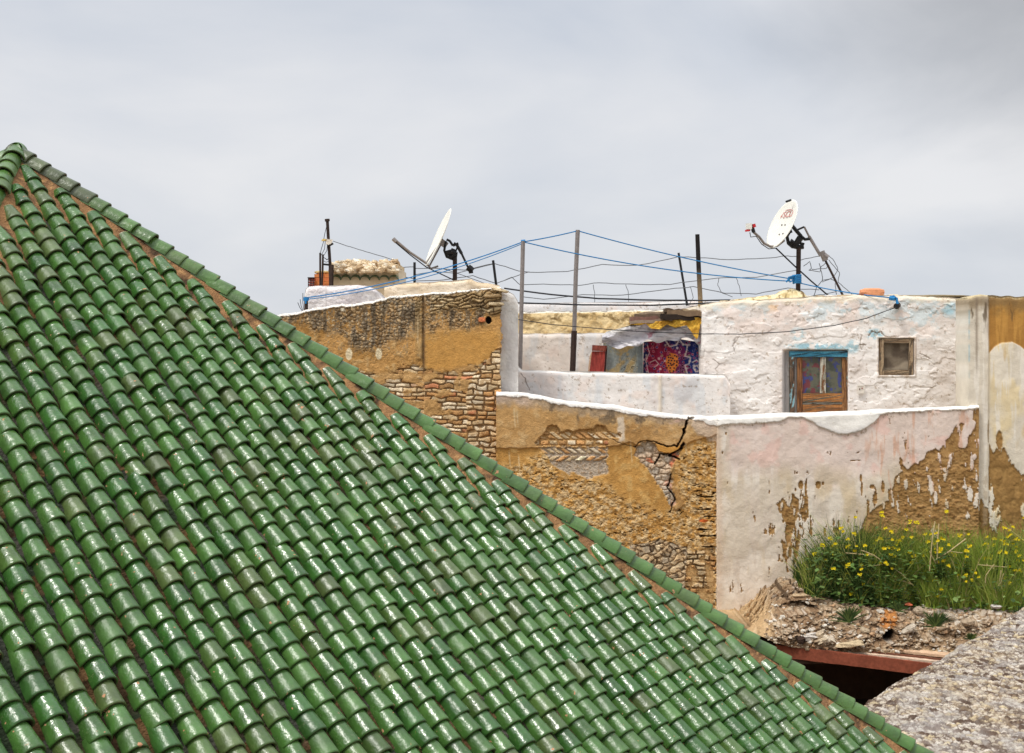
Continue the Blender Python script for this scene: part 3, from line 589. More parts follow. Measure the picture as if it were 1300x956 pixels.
# --- wall C: white and pink parapet at the right
topCp = [(900, 529), (912, 529), (960, 528), (1000, 526), (1040, 525), (1075, 524), (1120, 521), (1180, 519), (1232, 517), (1234, 515), (1243, 515)]
def topC(u): return ip(u, topCp)+(vn(u*.05, u*0, 55)-.5)*1.2
def paintC(U, V):
    n1 = fbm(U*.022, V*.022, 201, 5); n2 = fbm(U*.1, V*.1, 202, 5, .6); n3 = fbm(U*.45, V*.45, 204, 3, .7); st = fbm(U*.12, V*.018, 205, 5, .6)
    c = mix(solid(U, (228, 216, 200)), (212, 198, 178), ss(.4, .65, n1)); c = mix(c, (232, 224, 212), ss(.5, .7, st)*.7); h = (n1-.5)*.05+(n2-.5)*.012
    pk = ss(622, 585, V+(n1-.5)*50)*ss(915, 935, U); c = mix(c, (220, 200, 190), pk*.7); c = mix(c, (228, 176, 162), ss(.58, .72, fbm(U*.05, V*.05, 210, 4))*pk*.35)
    c = mix(c, (196, 170, 128), ss(.5, .7, fbm(U*.05, V*.02, 212, 4))*ss(580, 620, V)*ss(760, 700, V)*.45)
    c = mix(c, (206, 188, 168), ss(.52, .68, st)*ss(600, 640, V)*.6)
    c = mix(c, (204, 150, 120), ss(.6, .75, fbm(U*.2, V*.03, 214, 4))*ss(1085, 1110, U)*ss(640, 610, V)*.5)
    # peeled streaks
    wgt = -.30+.26*np.exp(-((U-1010)/26)**2-((V-660)/50)**2)+.25*ss(1040, 1130, U)*ss(590, 650, V)+.05*ss(600, 640, V)
    pl = ss(.50, .515, fbm(U*.17, V*.04, 220, 5, .62)+wgt)
    patch = [(985, 640), (992, 632), (1006, 628), (1014, 634), (1014, 650), (1010, 665), (1016, 676), (1014, 705), (1006, 722), (1000, 726), (996, 715), (988, 712), (990, 690), (1000, 672), (992, 655)]
    pl = np.maximum(pl, pm(U, V, patch, 3.0, .16, .6)*ss(.40, .44, fbm(U*.25, V*.06, 222, 4)))
    for (a, b, ra, rb) in ((1017, 616, 3, 5.5), (1039, 616, 3.4, 4.6), (1045, 614, 1.6, 2), (1093, 607, 1.5, 5), (1094, 620, 1.2, 9), (1083, 585, 3, .9), (1090, 584.5, 3, .7), (1009, 600, .8, 2), (1010, 622, 1, 2.5), (1121, 618, 2, 7), (1107, 618, 3, 2.5)):
        pl = np.maximum(pl, ss(1.3, .8, ((U-a)/ra)**2+((V-b)/rb)**2+(n3-.5)*1.2))
    big = [(1250, 800), (1250, 512), (1243, 512), (1239, 513), (1236, 520), (1236, 532), (1239, 536), (1237, 545), (1231, 552), (1229, 562), (1225, 570), (1217, 568), (1217, 560), (1222, 545), (1224, 538), (1220, 536), (1214, 541), (1208, 551), (1201, 560), (1193, 573), (1188, 569), (1184, 572), (1178, 573), (1174, 582), (1166, 588), (1160, 589), (1152, 596), (1147, 590), (1142, 578), (1141, 588), (1146, 598), (1137, 604), (1134, 618), (1133, 634), (1118, 640), (1100, 655), (1085, 690), (1080, 800)]
    bg_ = pm(U, V, big, 2.2, .2, .6, 8); isl = ss(.665, .68, fbm(U*.15, V*.05, 230, 5, .6))
    for (a, b, ra, rb) in ((1150, 615, 2.5, 7), (1183, 620, 3, 9), (1188, 632, 2.4, 8), (1182, 641, 2, 7), (1234, 590, 2.2, 7), (1237, 580, 3, 4), (1240, 607, 1.5, 5), (1232, 628, 3.6, 10), (1229, 660, 3, 9), (1226, 590, 1, 3)):
        isl = np.maximum(isl, ss(1.3, .8, ((U-a)/ra)**2+((V-b)/rb)**2+(n3-.5)*1.4))
    bg_ = bg_*(1-isl); pl = np.maximum(pl, bg_)
    br = mix(solid(U, (170, 132, 84)), (150, 114, 68), ss(.4, .6, n2)); br = mix(br, (188, 154, 104), ss(.55, .7, n3)*.5); rg = fbm(U*.18, V*.3, 240, 4, .6)
    c = mix(c, br, pl); c = mix(c, (112, 80, 46), pl*ss(.62, .7, rg)*.7); edge_ = pl*(1-pl)*4; c = mix(c, (120, 92, 62), edge_*.4)
    h = h-pl*.016+pl*(rg-.5)*.035*ss(560, 600, V)
    # thick white coping with a sagging lower edge
    lowedge = ip(U, [(905, 541), (930, 538), (960, 537), (990, 535), (1005, 530), (1020, 531), (1030, 536), (1045, 544), (1060, 550), (1075, 551), (1092, 547), (1108, 538), (1116, 528), (1128, 524), (1180, 521), (1234, 518.5), (1250, 517)])
    k = ss(1.8, -1.4, V-lowedge-(n2-.5)*5.); c = mix(c, (238, 234, 226), k); c = mix(c, (214, 210, 206), k*ss(8, 1, lowedge-V)*ss(1020, 1040, U)*ss(1110, 1085, U)*.7); h = h+k*.028  # shading low in the sagging dip is painted in as grey
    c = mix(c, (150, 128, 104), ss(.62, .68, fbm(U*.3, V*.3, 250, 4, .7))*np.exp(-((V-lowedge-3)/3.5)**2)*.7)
    c = mix(c, (214, 186, 160), ss(921, 912, U+(n2-.5)*8)*ss(536, 545, V)*.5)
    return c, h
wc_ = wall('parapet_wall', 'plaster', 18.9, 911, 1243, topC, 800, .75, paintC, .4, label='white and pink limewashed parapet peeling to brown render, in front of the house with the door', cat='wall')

# --- wall D: tall wall at the right edge of the picture
def topD(u): return ip(u, [(1222, 381), (1230, 377), (1245, 375), (1262, 376), (1290, 377), (1320, 376), (1600, 384)])+(fbm(u*.1, u*0, 71, 3)-.5)*2.5
def paintD(U, V):
    n1 = fbm(U*.03, V*.02, 301, 5); n2 = fbm(U*.12, V*.1, 302, 5, .6); n3 = fbm(U*.45, V*.45, 304, 3, .7); st = fbm(U*.18, V*.015, 305, 4, .6)
    c = mix(solid(U, (214, 204, 186)), (222, 204, 166), ss(.4, .6, n1)*ss(1250, 1262, U)); c = mix(c, (228, 220, 206), ss(.5, .62, st)*.8); c = mix(c, (208, 178, 128), ss(.58, .7, fbm(U*.1, V*.02, 309, 4))*ss(1255, 1270, U)*ss(580, 540, V)*.6)
    h = (n1-.5)*.04+(n2-.5)*.01
    arch = ip(U, [(1255, 449), (1262, 441), (1272, 435), (1285, 434), (1296, 440), (1310, 452), (1330, 440), (1360, 430), (1420, 442), (1600, 430)])
    oc = ss(1253, 1257.5, U)*ss(1, -1, V-arch-(n2-.5)*2); occ = mix(solid(U, (188, 140, 72)), (168, 122, 62), ss(.4, .6, st)); c = mix(c, occ, oc); h = h-oc*.012
    c = mix(c, (120, 100, 72), ss(26, 6, V-topD(U)+(n2-.5)*20)*.65); c = mix(c, (88, 74, 56), ss(.58, .7, fbm(U*.14, V*.035, 311, 4, .6))*ss(430, 395, V)*.8)
    c = mix(c, (118, 104, 90), np.exp(-((U-1239)/1.6)**2)*ss(490, 440, V)*.55); c = mix(c, (150, 136, 120), np.exp(-((U-1252)/1.5)**2)*ss(440, 400, V)*.4)
    c = mix(c, (150, 190, 205), np.exp(-((U-1229.5)/1.)**2)*ss(.45, .6, fbm(U*0, V*.06, 315, 3))*ss(520, 480, V)*.6)
    lim = ip(U, [(1228, 700), (1244, 640), (1255, 640), (1256, 566), (1264, 575), (1270, 568), (1282, 580), (1290, 600), (1310, 612), (1340, 590), (1600, 620)])+(fbm(U*.2, V*.05, 320, 4)-.5)*36
    pl = ss(-.7, .7, V-lim); pl = np.maximum(pl, ss(1.3, .8, ((U-1269)/4)**2+((V-560)/12)**2+(n2-.5)*1.5)); pl = np.maximum(pl, ss(1.3, .8, ((U-1254.5)/1)**2+((V-548)/14)**2+(n2-.5)))
    for (a, b, ra, rb) in ((1265, 658, 5, 14), (1258, 640, 3, 24), (1300, 650, 3, 9)):
        pl = pl*(1-ss(1.3, .8, ((U-a)/ra)**2+((V-b)/rb)**2+(fbm(U*.3, V*.15, 330, 4, .7)-.5)*5.))
    br = mix(solid(U, (164, 128, 78)), (146, 112, 66), ss(.4, .6, n2)); c = mix(c, br, pl); h = h-pl*.018+pl*(n2-.5)*.03
    c = mix(c, (170, 152, 130), ss(1252, 1248, np.abs(U-1250)+1247)*ss(590, 600, V)*ss(.5, .6, n2)*.5)
    h = h+.03*ss(1256, 1253, U)
    c = mix(c, (206, 190, 150), ss(3, .5, V-topD(U)+(n3-.5)*3)*.7)
    return c, h
wall('boundary_wall', 'plaster', 19.02, 1228, 1560, topD, 800, .95, paintD, .5, label='tall stained cream and ochre wall at the right edge of the picture', cat='wall')

# ------------------------------------------------------------------ white house with the door
YE = 20.5
def topE(u): return ip(u, [(893, 386), (930, 382), (975, 381), (1010, 378), (1060, 376), (1100, 375), (1160, 376), (1200, 378), (1240, 381)])+(fbm(u*.07, u*0, 81, 3)-.5)*2.2
DU0, DU1, DV0 = 1002, 1077, 446; WU0, WU1, WV0, WV1 = 1116, 1160, 430, 476
def paintE(U, V):
    n1 = fbm(U*.025, V*.03, 401, 5); n2 = fbm(U*.1, V*.1, 402, 5, .6); n3 = fbm(U*.45, V*.45, 404, 3, .7); lp = fbm(U*.055, V*.08, 406, 4, .55)
    c = mix(solid(U, (240, 234, 228)), (230, 220, 212), ss(.4, .65, n1)); c = mix(c, (238, 218, 206), ss(.5, .68, fbm(U*.04, V*.05, 407, 4))*ss(440, 410, V)*.6)
    h = (lp-.5)*.034+(n2-.5)*.006
    ter = ss(.5, .52, fbm(U*.035, V*.06, 409, 4, .55)); h = h+ter*.009          # flaked layers with edges
    c = mix(c, (232, 192, 150), ss(.56, .7, fbm(U*.06, V*.1, 411, 4, .6))*ss(400, 388, V)*ss(960, 985, U)*ss(1100, 1060, U)*.8)
    bl = ss(.56, .66, fbm(U*.07, V*.09, 413, 4, .6)+.12*np.exp(-((V-395)/16)**2)*ss(1000, 1050, U))*ss(445, 415, V+20*ss(1180, 1110, U)); c = mix(c, (190, 214, 222), bl*.45)
    for (a, b, ra, rb, k) in ((1040, 440, 44, 5, .9), (1013, 424, 10, 9, .5), (1110, 424, 12, 7, .9), (1082, 440, 9, 9, .7), (1205, 392, 11, 8, .7), (1185, 398, 8, 5, .5), (1070, 392, 8, 10, .35)):
        c = mix(c, (158, 200, 214), ss(1.5, .2, ((U-a)/ra)**2+((V-b)/rb)**2)*ss(.40, .58, fbm(U*.16, V*.2, 433, 4, .7))*k)
    c = mix(c, (150, 128, 104), ss(.68, .72, fbm(U*.2, V*.24, 415, 4, .72))*.45)
    # pale yellowish damp at the foot, weathered top edge
    c = mix(c, (226, 210, 180), ss(10, 2, V-topE(U)+(n2-.5)*12)*.6); 
    # recesses of door and window, splayed left reveal
    dm = ss(DU0-10, DU0-1, U)*ss(DU1+.8, DU1-.8, U)*ss(DV0-3, DV0, V); h = h*(1-dm)-.16*dm
    wm2 = ss(WU0-1, WU0+1.2, U)*ss(WU1+1, WU1-1.2, U)*ss(WV0-1, WV0+1.2, V)*ss(WV1+1, WV1-1.2, V); h = h*(1-wm2)-.14*wm2
    q = (np.abs(U-1138) < 25) & (np.abs(V-453) < 26); rim = np.where(q, ss(5, 1, np.maximum(np.abs(U-1138)-22, np.abs(V-453)-23)), 0)*(1-wm2); c = mix(c, (196, 176, 156), rim*.75*ss(.3, .6, n2)); h = h+rim*.015
    c = mix(c, (168, 158, 150), wm2); 
    c = mix(c, (214, 210, 208), ss(DU0-10, DU0-8, U)*ss(DU0+2, DU0, U)*ss(DV0, DV0+3, V)*.8)  # grey shade of the left door reveal painted into the wall colour
    # cracks
    for pts, wd, k in (([(1103, 424), (1108, 421), (1118, 422), (1124, 427), (1140, 428)], .9, 1), ([(905, 455), (913, 463), (908, 470)], .5, .5), ([(935, 450), (930, 440), (938, 428)], .5, .4), ([(1093, 443), (1093, 425)], .6, .6), ([(1092, 438), (1100, 438)], .9, .9), ([(1168, 450), (1182, 456)], .5, .6), ([(895, 444), (893, 455)], .5, .4)):
        uw = U+(fbm(U*.25, V*.25, 431, 3)-.5)*5; vw = V+(fbm(U*.25, V*.25, 432, 3)-.5)*5; d_, t_ = sdline(uw, vw, pts); q = ss(wd+.4, wd-.3, d_); c = mix(c, (140, 122, 106), q*k*.8); h = h-q*.012
    return c, h
eh = empty('white_house', (Pu(1060, YE), YE, GROUND), 'small whitewashed house with a blue lintelled door and a square window above the parapet', 'building')
wall('wall', 'plaster', YE, 893, 1246, topE, 560, .75, paintE, 3.4, eh)
g = G()   # weathered wood and earth edge of the roof
for i in range(26):
    u = 893+i*13.5; g.lump((Pu(u+6, YE), YE+.25+random.uniform(0, .2), Pv(float(topE(np.array(u)))-.2, YE)), (.12, .1, .035), random.choice([(222, 204, 168), (196, 170, 128), (232, 224, 210)]), .2, 0, i)
g.mk('roof_edge', 'masonry', eh)
# door
YD = YE+.10
def q_(u, v, Y=YD): return P(u, v, Y)
def boardbox(g, u0, u1, v0, v1, Y, t, rgb, n=1, jit=0.0):
    x0, x1 = Pu(u0, Y), Pu(u1, Y); z0, z1 = Pv(v1, Y), Pv(v0, Y)
    g.box(x0, x1, Y-t, Y, z0, z1, rgb, jit=jit); return g
def plankgrid(name, u0, u1, v0, v1, Y, t, colf, parent, mt='wood', res=.5, **k):   # board with painted, worn face
    nu = max(2, int((u1-u0)/res)+1); nv = max(2, int((v1-v0)/res)+1)
    U, V = np.meshgrid(np.linspace(u0, u1, nu), np.linspace(v0, v1, nv)); c, h = colf(U, V)
    h = h*ss(0, 1.2, np.minimum(np.minimum(U-u0, u1-U), np.minimum(V-v0, v1-V))+.3)
    F0 = np.stack([Pu(U, Y), Y-t-h, Pv(V, Y)], -1).reshape(-1, 3); cc = lin(c).reshape(-1, 3)
    fs = [gridfaces(nv, nu)]
    b0 = len(F0); B = np.array([[Pu(a, Y), Y, Pv(b, Y)] for a, b in ((u0, v0), (u1, v0), (u1, v1), (u0, v1))]); corner = [0, nu-1, nu*nv-1, nu*(nv-1)]
    FF = [list(f) for f in fs[0]]; 
    loops = [list(range(0, nu)), [nu-1+i*nu for i in range(nv)], [nu*nv-1-i for i in range(nu)], [nu*(nv-1)-i*nu for i in range(nv)]]
    for i in range(4): FF.append(loops[i][::-1]+[b0+i, b0+(i+1) % 4])
    FF.append([b0, b0+1, b0+2, b0+3][::-1])
    return mk(name, np.concatenate([F0, B]), FF, mt, parent, cols=np.concatenate([cc, np.tile(cc.mean(0), (4, 1))]), **k)
door = empty('door', q_(1040, 528), None, None); door.parent = eh; door.location = Vector(q_(1040, 528)-WL[eh.name])
def wood(base, dark, paint=None, thr=.6, seed=0, vert=True):
    def f(U, V):
        a, b = (.9, .08) if vert else (.08, .9)
        n = fbm(U*a, V*b, seed, 4, .6); c = mix(solid(U, base), dark, ss(.4, .65, n))
        if paint is not None: c = mix(c, paint, ss(thr-.03, thr+.03, fbm(U*a*.35, V*b*1.2+.2*U, seed+5, 4, .6)))
        return c, (n-.5)*.012
    return f
plankgrid('lintel', 1001.5, 1077, 446, 453, YD, .05, wood((92, 164, 190), (60, 128, 158), (44, 52, 56), .66, 3, False), door, label='blue painted lintel')
plankgrid('frame_post', 1001.5, 1008, 453.3, 532, YD, .05, wood((120, 96, 76), (60, 48, 40), (140, 180, 188), .62, 5), door, label='weathered left door post')
plankgrid('frame_post', 1073.5, 1077, 453.3, 532, YD, .05, wood((150, 110, 74), (92, 64, 44), (120, 150, 150), .66, 6), door)
plankgrid('door_stile', 1011.5, 1018, 454, 532, YD+.02, .045, wood((150, 104, 68), (96, 62, 40), None, .6, 7), door)
plankgrid('door_stile', 1068.5, 1073.2, 454, 532, YD+.02, .045, wood((164, 120, 78), (108, 74, 48), None, .6, 8), door)
plankgrid('muntin', 1040.5, 1047.5, 453.6, 499, YD+.02, .045, wood((206, 200, 184), (150, 146, 130), (120, 84, 56), .58, 9), door, label='flaking white centre bar')
plankgrid('door_rail', 1018.2, 1068.3, 499.3, 510, YD+.02, .05, wood((182, 126, 74), (142, 92, 52), (84, 92, 84), .63, 10, False), door)
plankgrid('door_panel', 1018.2, 1068.3, 510.4, 513.4, YD+.02, .03, wood((170, 170, 158), (60, 52, 44), None, .6, 11, False), door, label='worn grey moulding')
plankgrid('door_panel', 1018.2, 1068.3, 513.6, 532, YD+.02, .05, wood((178, 122, 72), (136, 90, 54), (92, 96, 84), .64, 12, False), door)
def glassf(seed, left):
    def f(U, V):
        c = mix(solid(U, (70, 74, 62)), (96, 96, 80), ss(.4, .6, fbm(U*.12, V*.12, seed, 4)))
        edge = (ss(1030, 1019, U) if left else ss(1056, 1066, U)); c = mix(c, (58, 66, 140), .8*ss(.55, .63, fbm(U*.2, V*.16, seed+3, 4, .6)+.2*edge*ss(460, 490, V)-.06))
        if left: c = mix(c, (122, 44, 52), ss(.5, .6, fbm(U*.16, V*.2, seed+9, 3)+.18*ss(1034, 1019, U)-.04)*.8)
        return c, 0*U
    return f
plankgrid('pane', 1018.2, 1040.3, 454, 499, YD+.03, .02, glassf(21, True), door, 'glass')
plankgrid('pane', 1047.7, 1068.3, 454, 499, YD+.03, .02, glassf(31, False), door, 'glass')
# window
win = empty('window', P(1138, 476, YE), None, None); win.parent = eh; win.location = Vector(P(1138, 476, YE)-WL[eh.name])
YW = YE+.05
for nm, a, b, c_, d_ in (('frame', 1115.5, 1121, 430, 477), ('frame', 1153, 1158, 430, 477), ('frame', 1121.2, 1152.8, 430, 435.5), ('frame', 1121.2, 1152.8, 469.5, 477)):
    plankgrid(nm, a, b, c_, d_, YW, .05, wood((168, 146, 118), (120, 98, 76), (96, 84, 70), .62, int(a), b-a < 8), win)
def pf(U, V):
    n = fbm(U*.08, V*.08, 91, 4); c = mix(solid(U, (98, 86, 74)), (128, 116, 100), ss(.4, .65, n)); c = mix(c, (170, 156, 136), ss(464, 469, V+8*np.exp(-((U-1150)/7)**2)+(n-.5)*6)*.85); return c, 0*U
plankgrid('pane', 1121.2, 1152.8, 435.7, 469.3, YW+.04, .02, pf, win, 'cloth', label='dusty brown sheet behind the window frame')
# wall socket and drain spout
so = empty('wall_socket', P(1092.5, 499, YE-.03), None, None); so.parent = eh; so.location = Vector(P(1092.5, 499, YE-.03)-WL[eh.name])
g = G(); boardbox(g, 1088.3, 1097, 489, 499.5, YE-.03, .02, (226, 218, 206)); g.mk('cover_plate', 'plaster', so)
g = G(); boardbox(g, 1090.5, 1092, 493, 495, YE-.052, .004, (120, 96, 80)); boardbox(g, 1093.5, 1095.5, 492.3, 493.6, YE-.052, .004, (160, 100, 90)); boardbox(g, 1089.3, 1096, 490.2, 490.8, YE-.052, .003, (190, 178, 164)); g.mk('socket_hole', 'plaster', so)
g = G(); g.tube([P(1141, 386, YE+.15), P(1139.6, 387.5, YE-.02), P(1138, 388.8, YE-.16)], .045, 10, (74, 68, 62)); g.mk('drain_spout', 'rust', eh)
g = G(); g.tube([P(1137.9, 388.9, YE-.161), P(1137.6, 389, YE-.166)], .036, 10); g.mk('spout_mouth', 'black', eh)

# --- terrace and far walls
def whitepaint(seed, c0=(236, 230, 224), c1=(216, 206, 200), c2=(196, 206, 214), amp=.04):
    def f(U, V):
        n1 = fbm(U*.03, V*.03, seed, 5); n2 = fbm(U*.12, V*.12, seed+1, 4, .6); st = fbm(U*.1, V*.03, seed+2, 4)
        c = mix(solid(U, c0), c1, ss(.4, .65, n1)); c = mix(c, c2, ss(.5, .7, st)*.35); c = mix(c, (236, 214, 200), ss(.55, .7, fbm(U*.05, V*.06, seed+5, 3))*.4)
        c = mix(c, (140, 120, 100), ss(.69, .72, fbm(U*.22, V*.22, seed+7, 4, .7))*.5); return c, (n1-.5)*amp+(n2-.5)*amp*.3
    return f
def pF(U, V):
    c, h = whitepaint(501)(U, V); c = mix(c, (222, 208, 186), np.exp(-((U-838)/2.5)**2)*.8); h = h+.02*np.exp(-((U-838)/2.5)**2)
    d_, t_ = sdline(U+(fbm(U*.2, V*.2, 3, 3)-.5)*4, V, [(661, 474), (668, 484), (672, 495)]); c = mix(c, (120, 106, 96), ss(1., .3, d_)*.8)
    c = mix(c, (244, 240, 234), ss(2.5, 1.2, V-ip(U, [(640, 470), (760, 473), (925, 476)]))); return c, h
wall('low_wall', 'plaster', 20.15, 645, 927, lambda u: ip(u, [(645, 462), (656, 464), (663, 470), (700, 471.5), (760, 472.5), (830, 475), (893, 475.5), (920, 476), (924, 480), (927, 486)]), 560, .9, pF, .22, label='low whitewashed wall on the terrace in front of the carpet stall', cat='wall')
wall('back_wall', 'plaster', 22.4, 640, 838, lambda u: ip(u, [(640, 424), (770, 423.5), (838, 424)])+(vn(u*.1, u*0, 9)-.5), 500, 1., whitepaint(521, (238, 228, 218), (226, 214, 202)), .25, label='plain white wall standing behind the two laundry poles', cat='wall')
def pH(U, V):
    n1 = fbm(U*.04, V*.05, 541, 4); n2 = fbm(U*.16, V*.16, 542, 4, .7); c = mix(solid(U, (232, 208, 160)), (218, 192, 142), ss(.4, .6, n1)); tp = V-396
    c = mix(c, (140, 116, 76), ss(.5, .64, fbm(U*.1, V*.14, 543, 5, .7))*ss(20, 6, tp+(n1-.5)*18)*.85); c = mix(c, (208, 170, 110), ss(.6, .7, n2)*.5)
    c = mix(c, (240, 236, 226), ss(2.2, 1., V-ip(U, [(640, 396.5), (740, 395), (900, 392.5)])+(n2-.5)*2)); return c, (n2-.5)*.05
wall('yellow_wall', 'plaster', 23.4, 632, 860, lambda u: ip(u, [(632, 396.5), (740, 395), (860, 393)])+(vn(u*.2, u*0, 13)-.5)*1.2, 480, .9, pH, .3, label='pale yellow wall with mouldy brown top behind the laundry poles', cat='wall')
wall('far_wall', 'plaster', 25.5, 652, 900, lambda u: ip(u, [(652, 386), (720, 384.5), (800, 384), (900, 381)]), 450, 1.2, whitepaint(561, (232, 228, 226), (220, 216, 214)), .3, label='long thin white wall farthest back under the wire fence', cat='wall')
mk('terrace', [P(640, 552, 19.1), P(1245, 552, 19.1), (Pu(1245, 19.1), 26, Pv(552, 19.1)), (Pu(640, 19.1), 26, Pv(552, 19.1))], [(0, 1, 2, 3)], 'ground', kind='structure')
mk('terrace', [(-5.2, 19.7, -.1), (-.2, 19.7, -.1), (-.2, 27, -.1), (-5.2, 27, -.1)], [(0, 1, 2, 3)], 'ground', kind='structure')

# --- roof pieces behind wall A
def topJ(u): return ip(u, [(386, 378), (388, 367), (392, 364.5), (400, 363.5), (455, 362.5), (470, 364), (480, 370), (488, 378), (495, 388), (500, 396)])
def pJ(U, V):
    n1 = fbm(U*.04, V*.05, 581, 4); n2 = fbm(U*.3, V*.3, 582, 4, .7); c = mix(solid(U, (240, 234, 230)), (224, 214, 212), ss(.3, .7, n1)); c = mix(c, (206, 198, 198), ss(.52, .72, n2)*ss(412, 416, U)*.6); c = mix(c, (178, 166, 156), np.exp(-((U-414)/.9)**2)*.35); return c, (n1-.5)*.06+(n2-.5)*.02
wall('rounded_parapet', 'plaster', 20.4, 386, 500, topJ, 420, .8, pJ, .3, label='white parapet with a rounded right end on top of the ochre rubble wall', cat='wall')
def pL(U, V):
    n1 = fbm(U*.04, V*.07, 591, 4); c = mix(solid(U, (236, 220, 196)), (222, 200, 168), ss(.35, .65, n1)); c = mix(c, (170, 146, 116), ss(.66, .7, fbm(U*.2, V*.3, 592, 4, .7))*.5); return c, (n1-.5)*.06
wall('cream_wall', 'plaster', 21.6, 488, 634, lambda u: ip(u, [(488, 364), (505, 361), (540, 359), (575, 356.5), (598, 355), (603, 358), (634, 363)])+(vn(u*.1, u*0, 19)-.5)*1.2, 410, .9, pL, .3, label='cream plastered wall under the left satellite dish', cat='wall')
hut = empty('roof_hut', (Pu(462, 22.5), 22.8, -.1), 'small cream hut with a rubble roof and a fringe of green tiles at its eave', 'building')
def pK(U, V):
    n1 = fbm(U*.06, V*.06, 601, 4); c = mix(solid(U, (226, 208, 176)), (212, 190, 156), ss(.35, .65, n1)); c = mix(c, (190, 168, 132), np.exp(-((U-500)/1.2)**2)*.6); c = mix(c, (240, 230, 210), ss(500, 503, U)*.6); return c, (n1-.5)*.04
wall('wall', 'plaster', 22.5, 420, 506, lambda u: 340+0*u, 440, 1., pK, 1.6, hut, base=False)
g = G(); rn = random.Random(4)
for i in range(230):
    u = rn.uniform(422, 504); v = rn.uniform(331.5, 345); q = P(u, v, 22.42-(v-338)*.008)
    g.lump((q[0], q[1]+rn.uniform(-.05, .06), q[2]), (rn.uniform(.05, .11), .08, rn.uniform(.025, .05)), rn.choice([(232, 214, 184), (214, 190, 154), (238, 226, 204), (190, 162, 126), (222, 200, 166)]), .22, rn.uniform(-.4, .4), i, 6, 4)
g.box(Pu(421, 22.5), Pu(505, 22.5), 22.45, 23.9, Pv(346, 22.5), Pv(334, 22.5), (222, 202, 168))
g.mk('rubble_roof', 'masonry', hut)
Vs = []; Fs = []; Cs = []; off = 0
bs, bf = barrel(.07, .085, .075, .3, .02, 8, .012)
for i in range(7):
    u = 427+i*12.2; p0 = P(u, 344.5, 22.5); e = np.array([0, -.85, -.35]); e /= np.linalg.norm(e); up = np.array([0, -.38, .92])
    Vv = p0+np.array([0, .18, .03])+np.outer(bs[:, 0], [1, 0, 0])+np.outer(bs[:, 1], e)+np.outer(bs[:, 2], up)
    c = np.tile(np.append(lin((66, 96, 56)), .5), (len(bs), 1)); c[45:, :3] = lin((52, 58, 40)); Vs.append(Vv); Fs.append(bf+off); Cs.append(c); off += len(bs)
mk('eave_tiles', np.concatenate(Vs), np.concatenate(Fs), 'glaze', hut, cols=np.concatenate(Cs), smooth=True)

# terracotta block stack
tb = empty('clay_block_stack', P(408, 366, 22.9), 'orange stack of clay blocks behind the white parapet', 'bricks')
g = G(); 
for r in range(4):
    for cidx in range(3):
        a = 399+cidx*6.3; g.box(Pu(a, 22.9), Pu(a+6.1, 22.9), 22.9, 23.2, Pv(366-r*4.6, 22.9), Pv(366-r*4.6-4.4, 22.9), (206, 118+8*((r+cidx) % 2), 72), jit=.003)
g.mk('clay_block', 'terra', tb)
g = G(); g.lump(P(409, 346, 23.05), (.15, .14, .035), (196, 176, 126), .12, 0, 3, 10, 5); g.mk('mortar_cap', 'masonry', tb)
g = G()
for r in range(4): g.box(Pu(391, 22.8), Pu(398.5, 22.8), 22.8, 23.05, Pv(366-r*3.3, 22.8), Pv(366-r*3.3-2.3, 22.8), (150, 78, 66))
for k in range(3): g.box(Pu(391+k*3.2, 22.8), Pu(391.8+k*3.2, 22.8), 22.79, 22.8, Pv(366, 22.8), Pv(353, 22.8), (44, 30, 28))
g.box(Pu(390.6, 22.8), Pu(398.9, 22.8), 22.78, 23.06, Pv(353.2, 22.8), Pv(352, 22.8), (52, 36, 32))
g.mk('grate', 'terra', tb, label='dark red grated block')

# poles and stakes
def pole(name, pts, r, Y, mt, label, cat, group=None, n=7, r1=None, cap=None):
    g = G(); g.tube([P(u, v, Y) for u, v in pts], r, n, r1=r1); return g.mk(name, mt, None, label=label, cat=cat, group=group)
mast = empty('aerial_mast', P(417.5, 364, 22.2), 'dark mast tied with wires beside the clay block stack', 'mast')
g = G(); g.tube([P(415.5, 279, 22.2), P(417, 305, 22.2), P(419, 335, 22.2), P(420, 380, 22.2)], .026, 7); g.tube([P(415.3, 278, 22.2), P(415.6, 281, 22.2)], .042, 7); g.mk('pole', 'rust', mast)
g = G(); g.tube([P(421.5, 336, 22.15), P(420.5, 380, 22.15)], .034, 6); g.mk('prop', 'rust', mast)
g = G(); g.box(*[float(x) for x in (Pu(416, 22.2), Pu(422, 22.2), 22.1, 22.2, Pv(311, 22.2), Pv(305, 22.2))], (226, 214, 196), jit=.02); g.box(Pu(409.5, 22.2), Pu(415, 22.2), 22.12, 22.2, Pv(306, 22.2), Pv(303.5, 22.2), (204, 176, 110), jit=.012); g.mk('bracket', 'masonry', mast, label='pale cloth and clamps tied round the mast')
g = G(); g.bar(P(418, 312, 22.1), P(423, 309, 22.1), .03, .03); g.mk('clamp_bar', 'black', mast)
g = G(); g.bar(P(410, 335.5, 22.2), P(420, 336.5, 22.2), .03, .03); g.mk('crossbar', 'black', mast)
g = G()
for pts in ([(415, 286), (412.5, 296), (411, 304)], [(411, 306), (408, 316), (406.5, 322)], [(416, 306), (415, 318), (410, 326), (416, 330)], [(413, 306), (412, 316), (408, 324)], [(410, 326), (415, 330), (419, 326)], [(409, 330), (414, 333), (419, 331)]):
    g.tube([P(u, v, 22.15) for u, v in pts], .006, 4)
g.mk('tie_wire', 'cable', mast)
pole('iron_rod', [(406.5, 321), (406.5, 350), (406.8, 372)], .017, 22.3, 'rust', 'leftmost short rod standing in front of the orange clay blocks', 'rod', 'iron rods by the clay blocks')
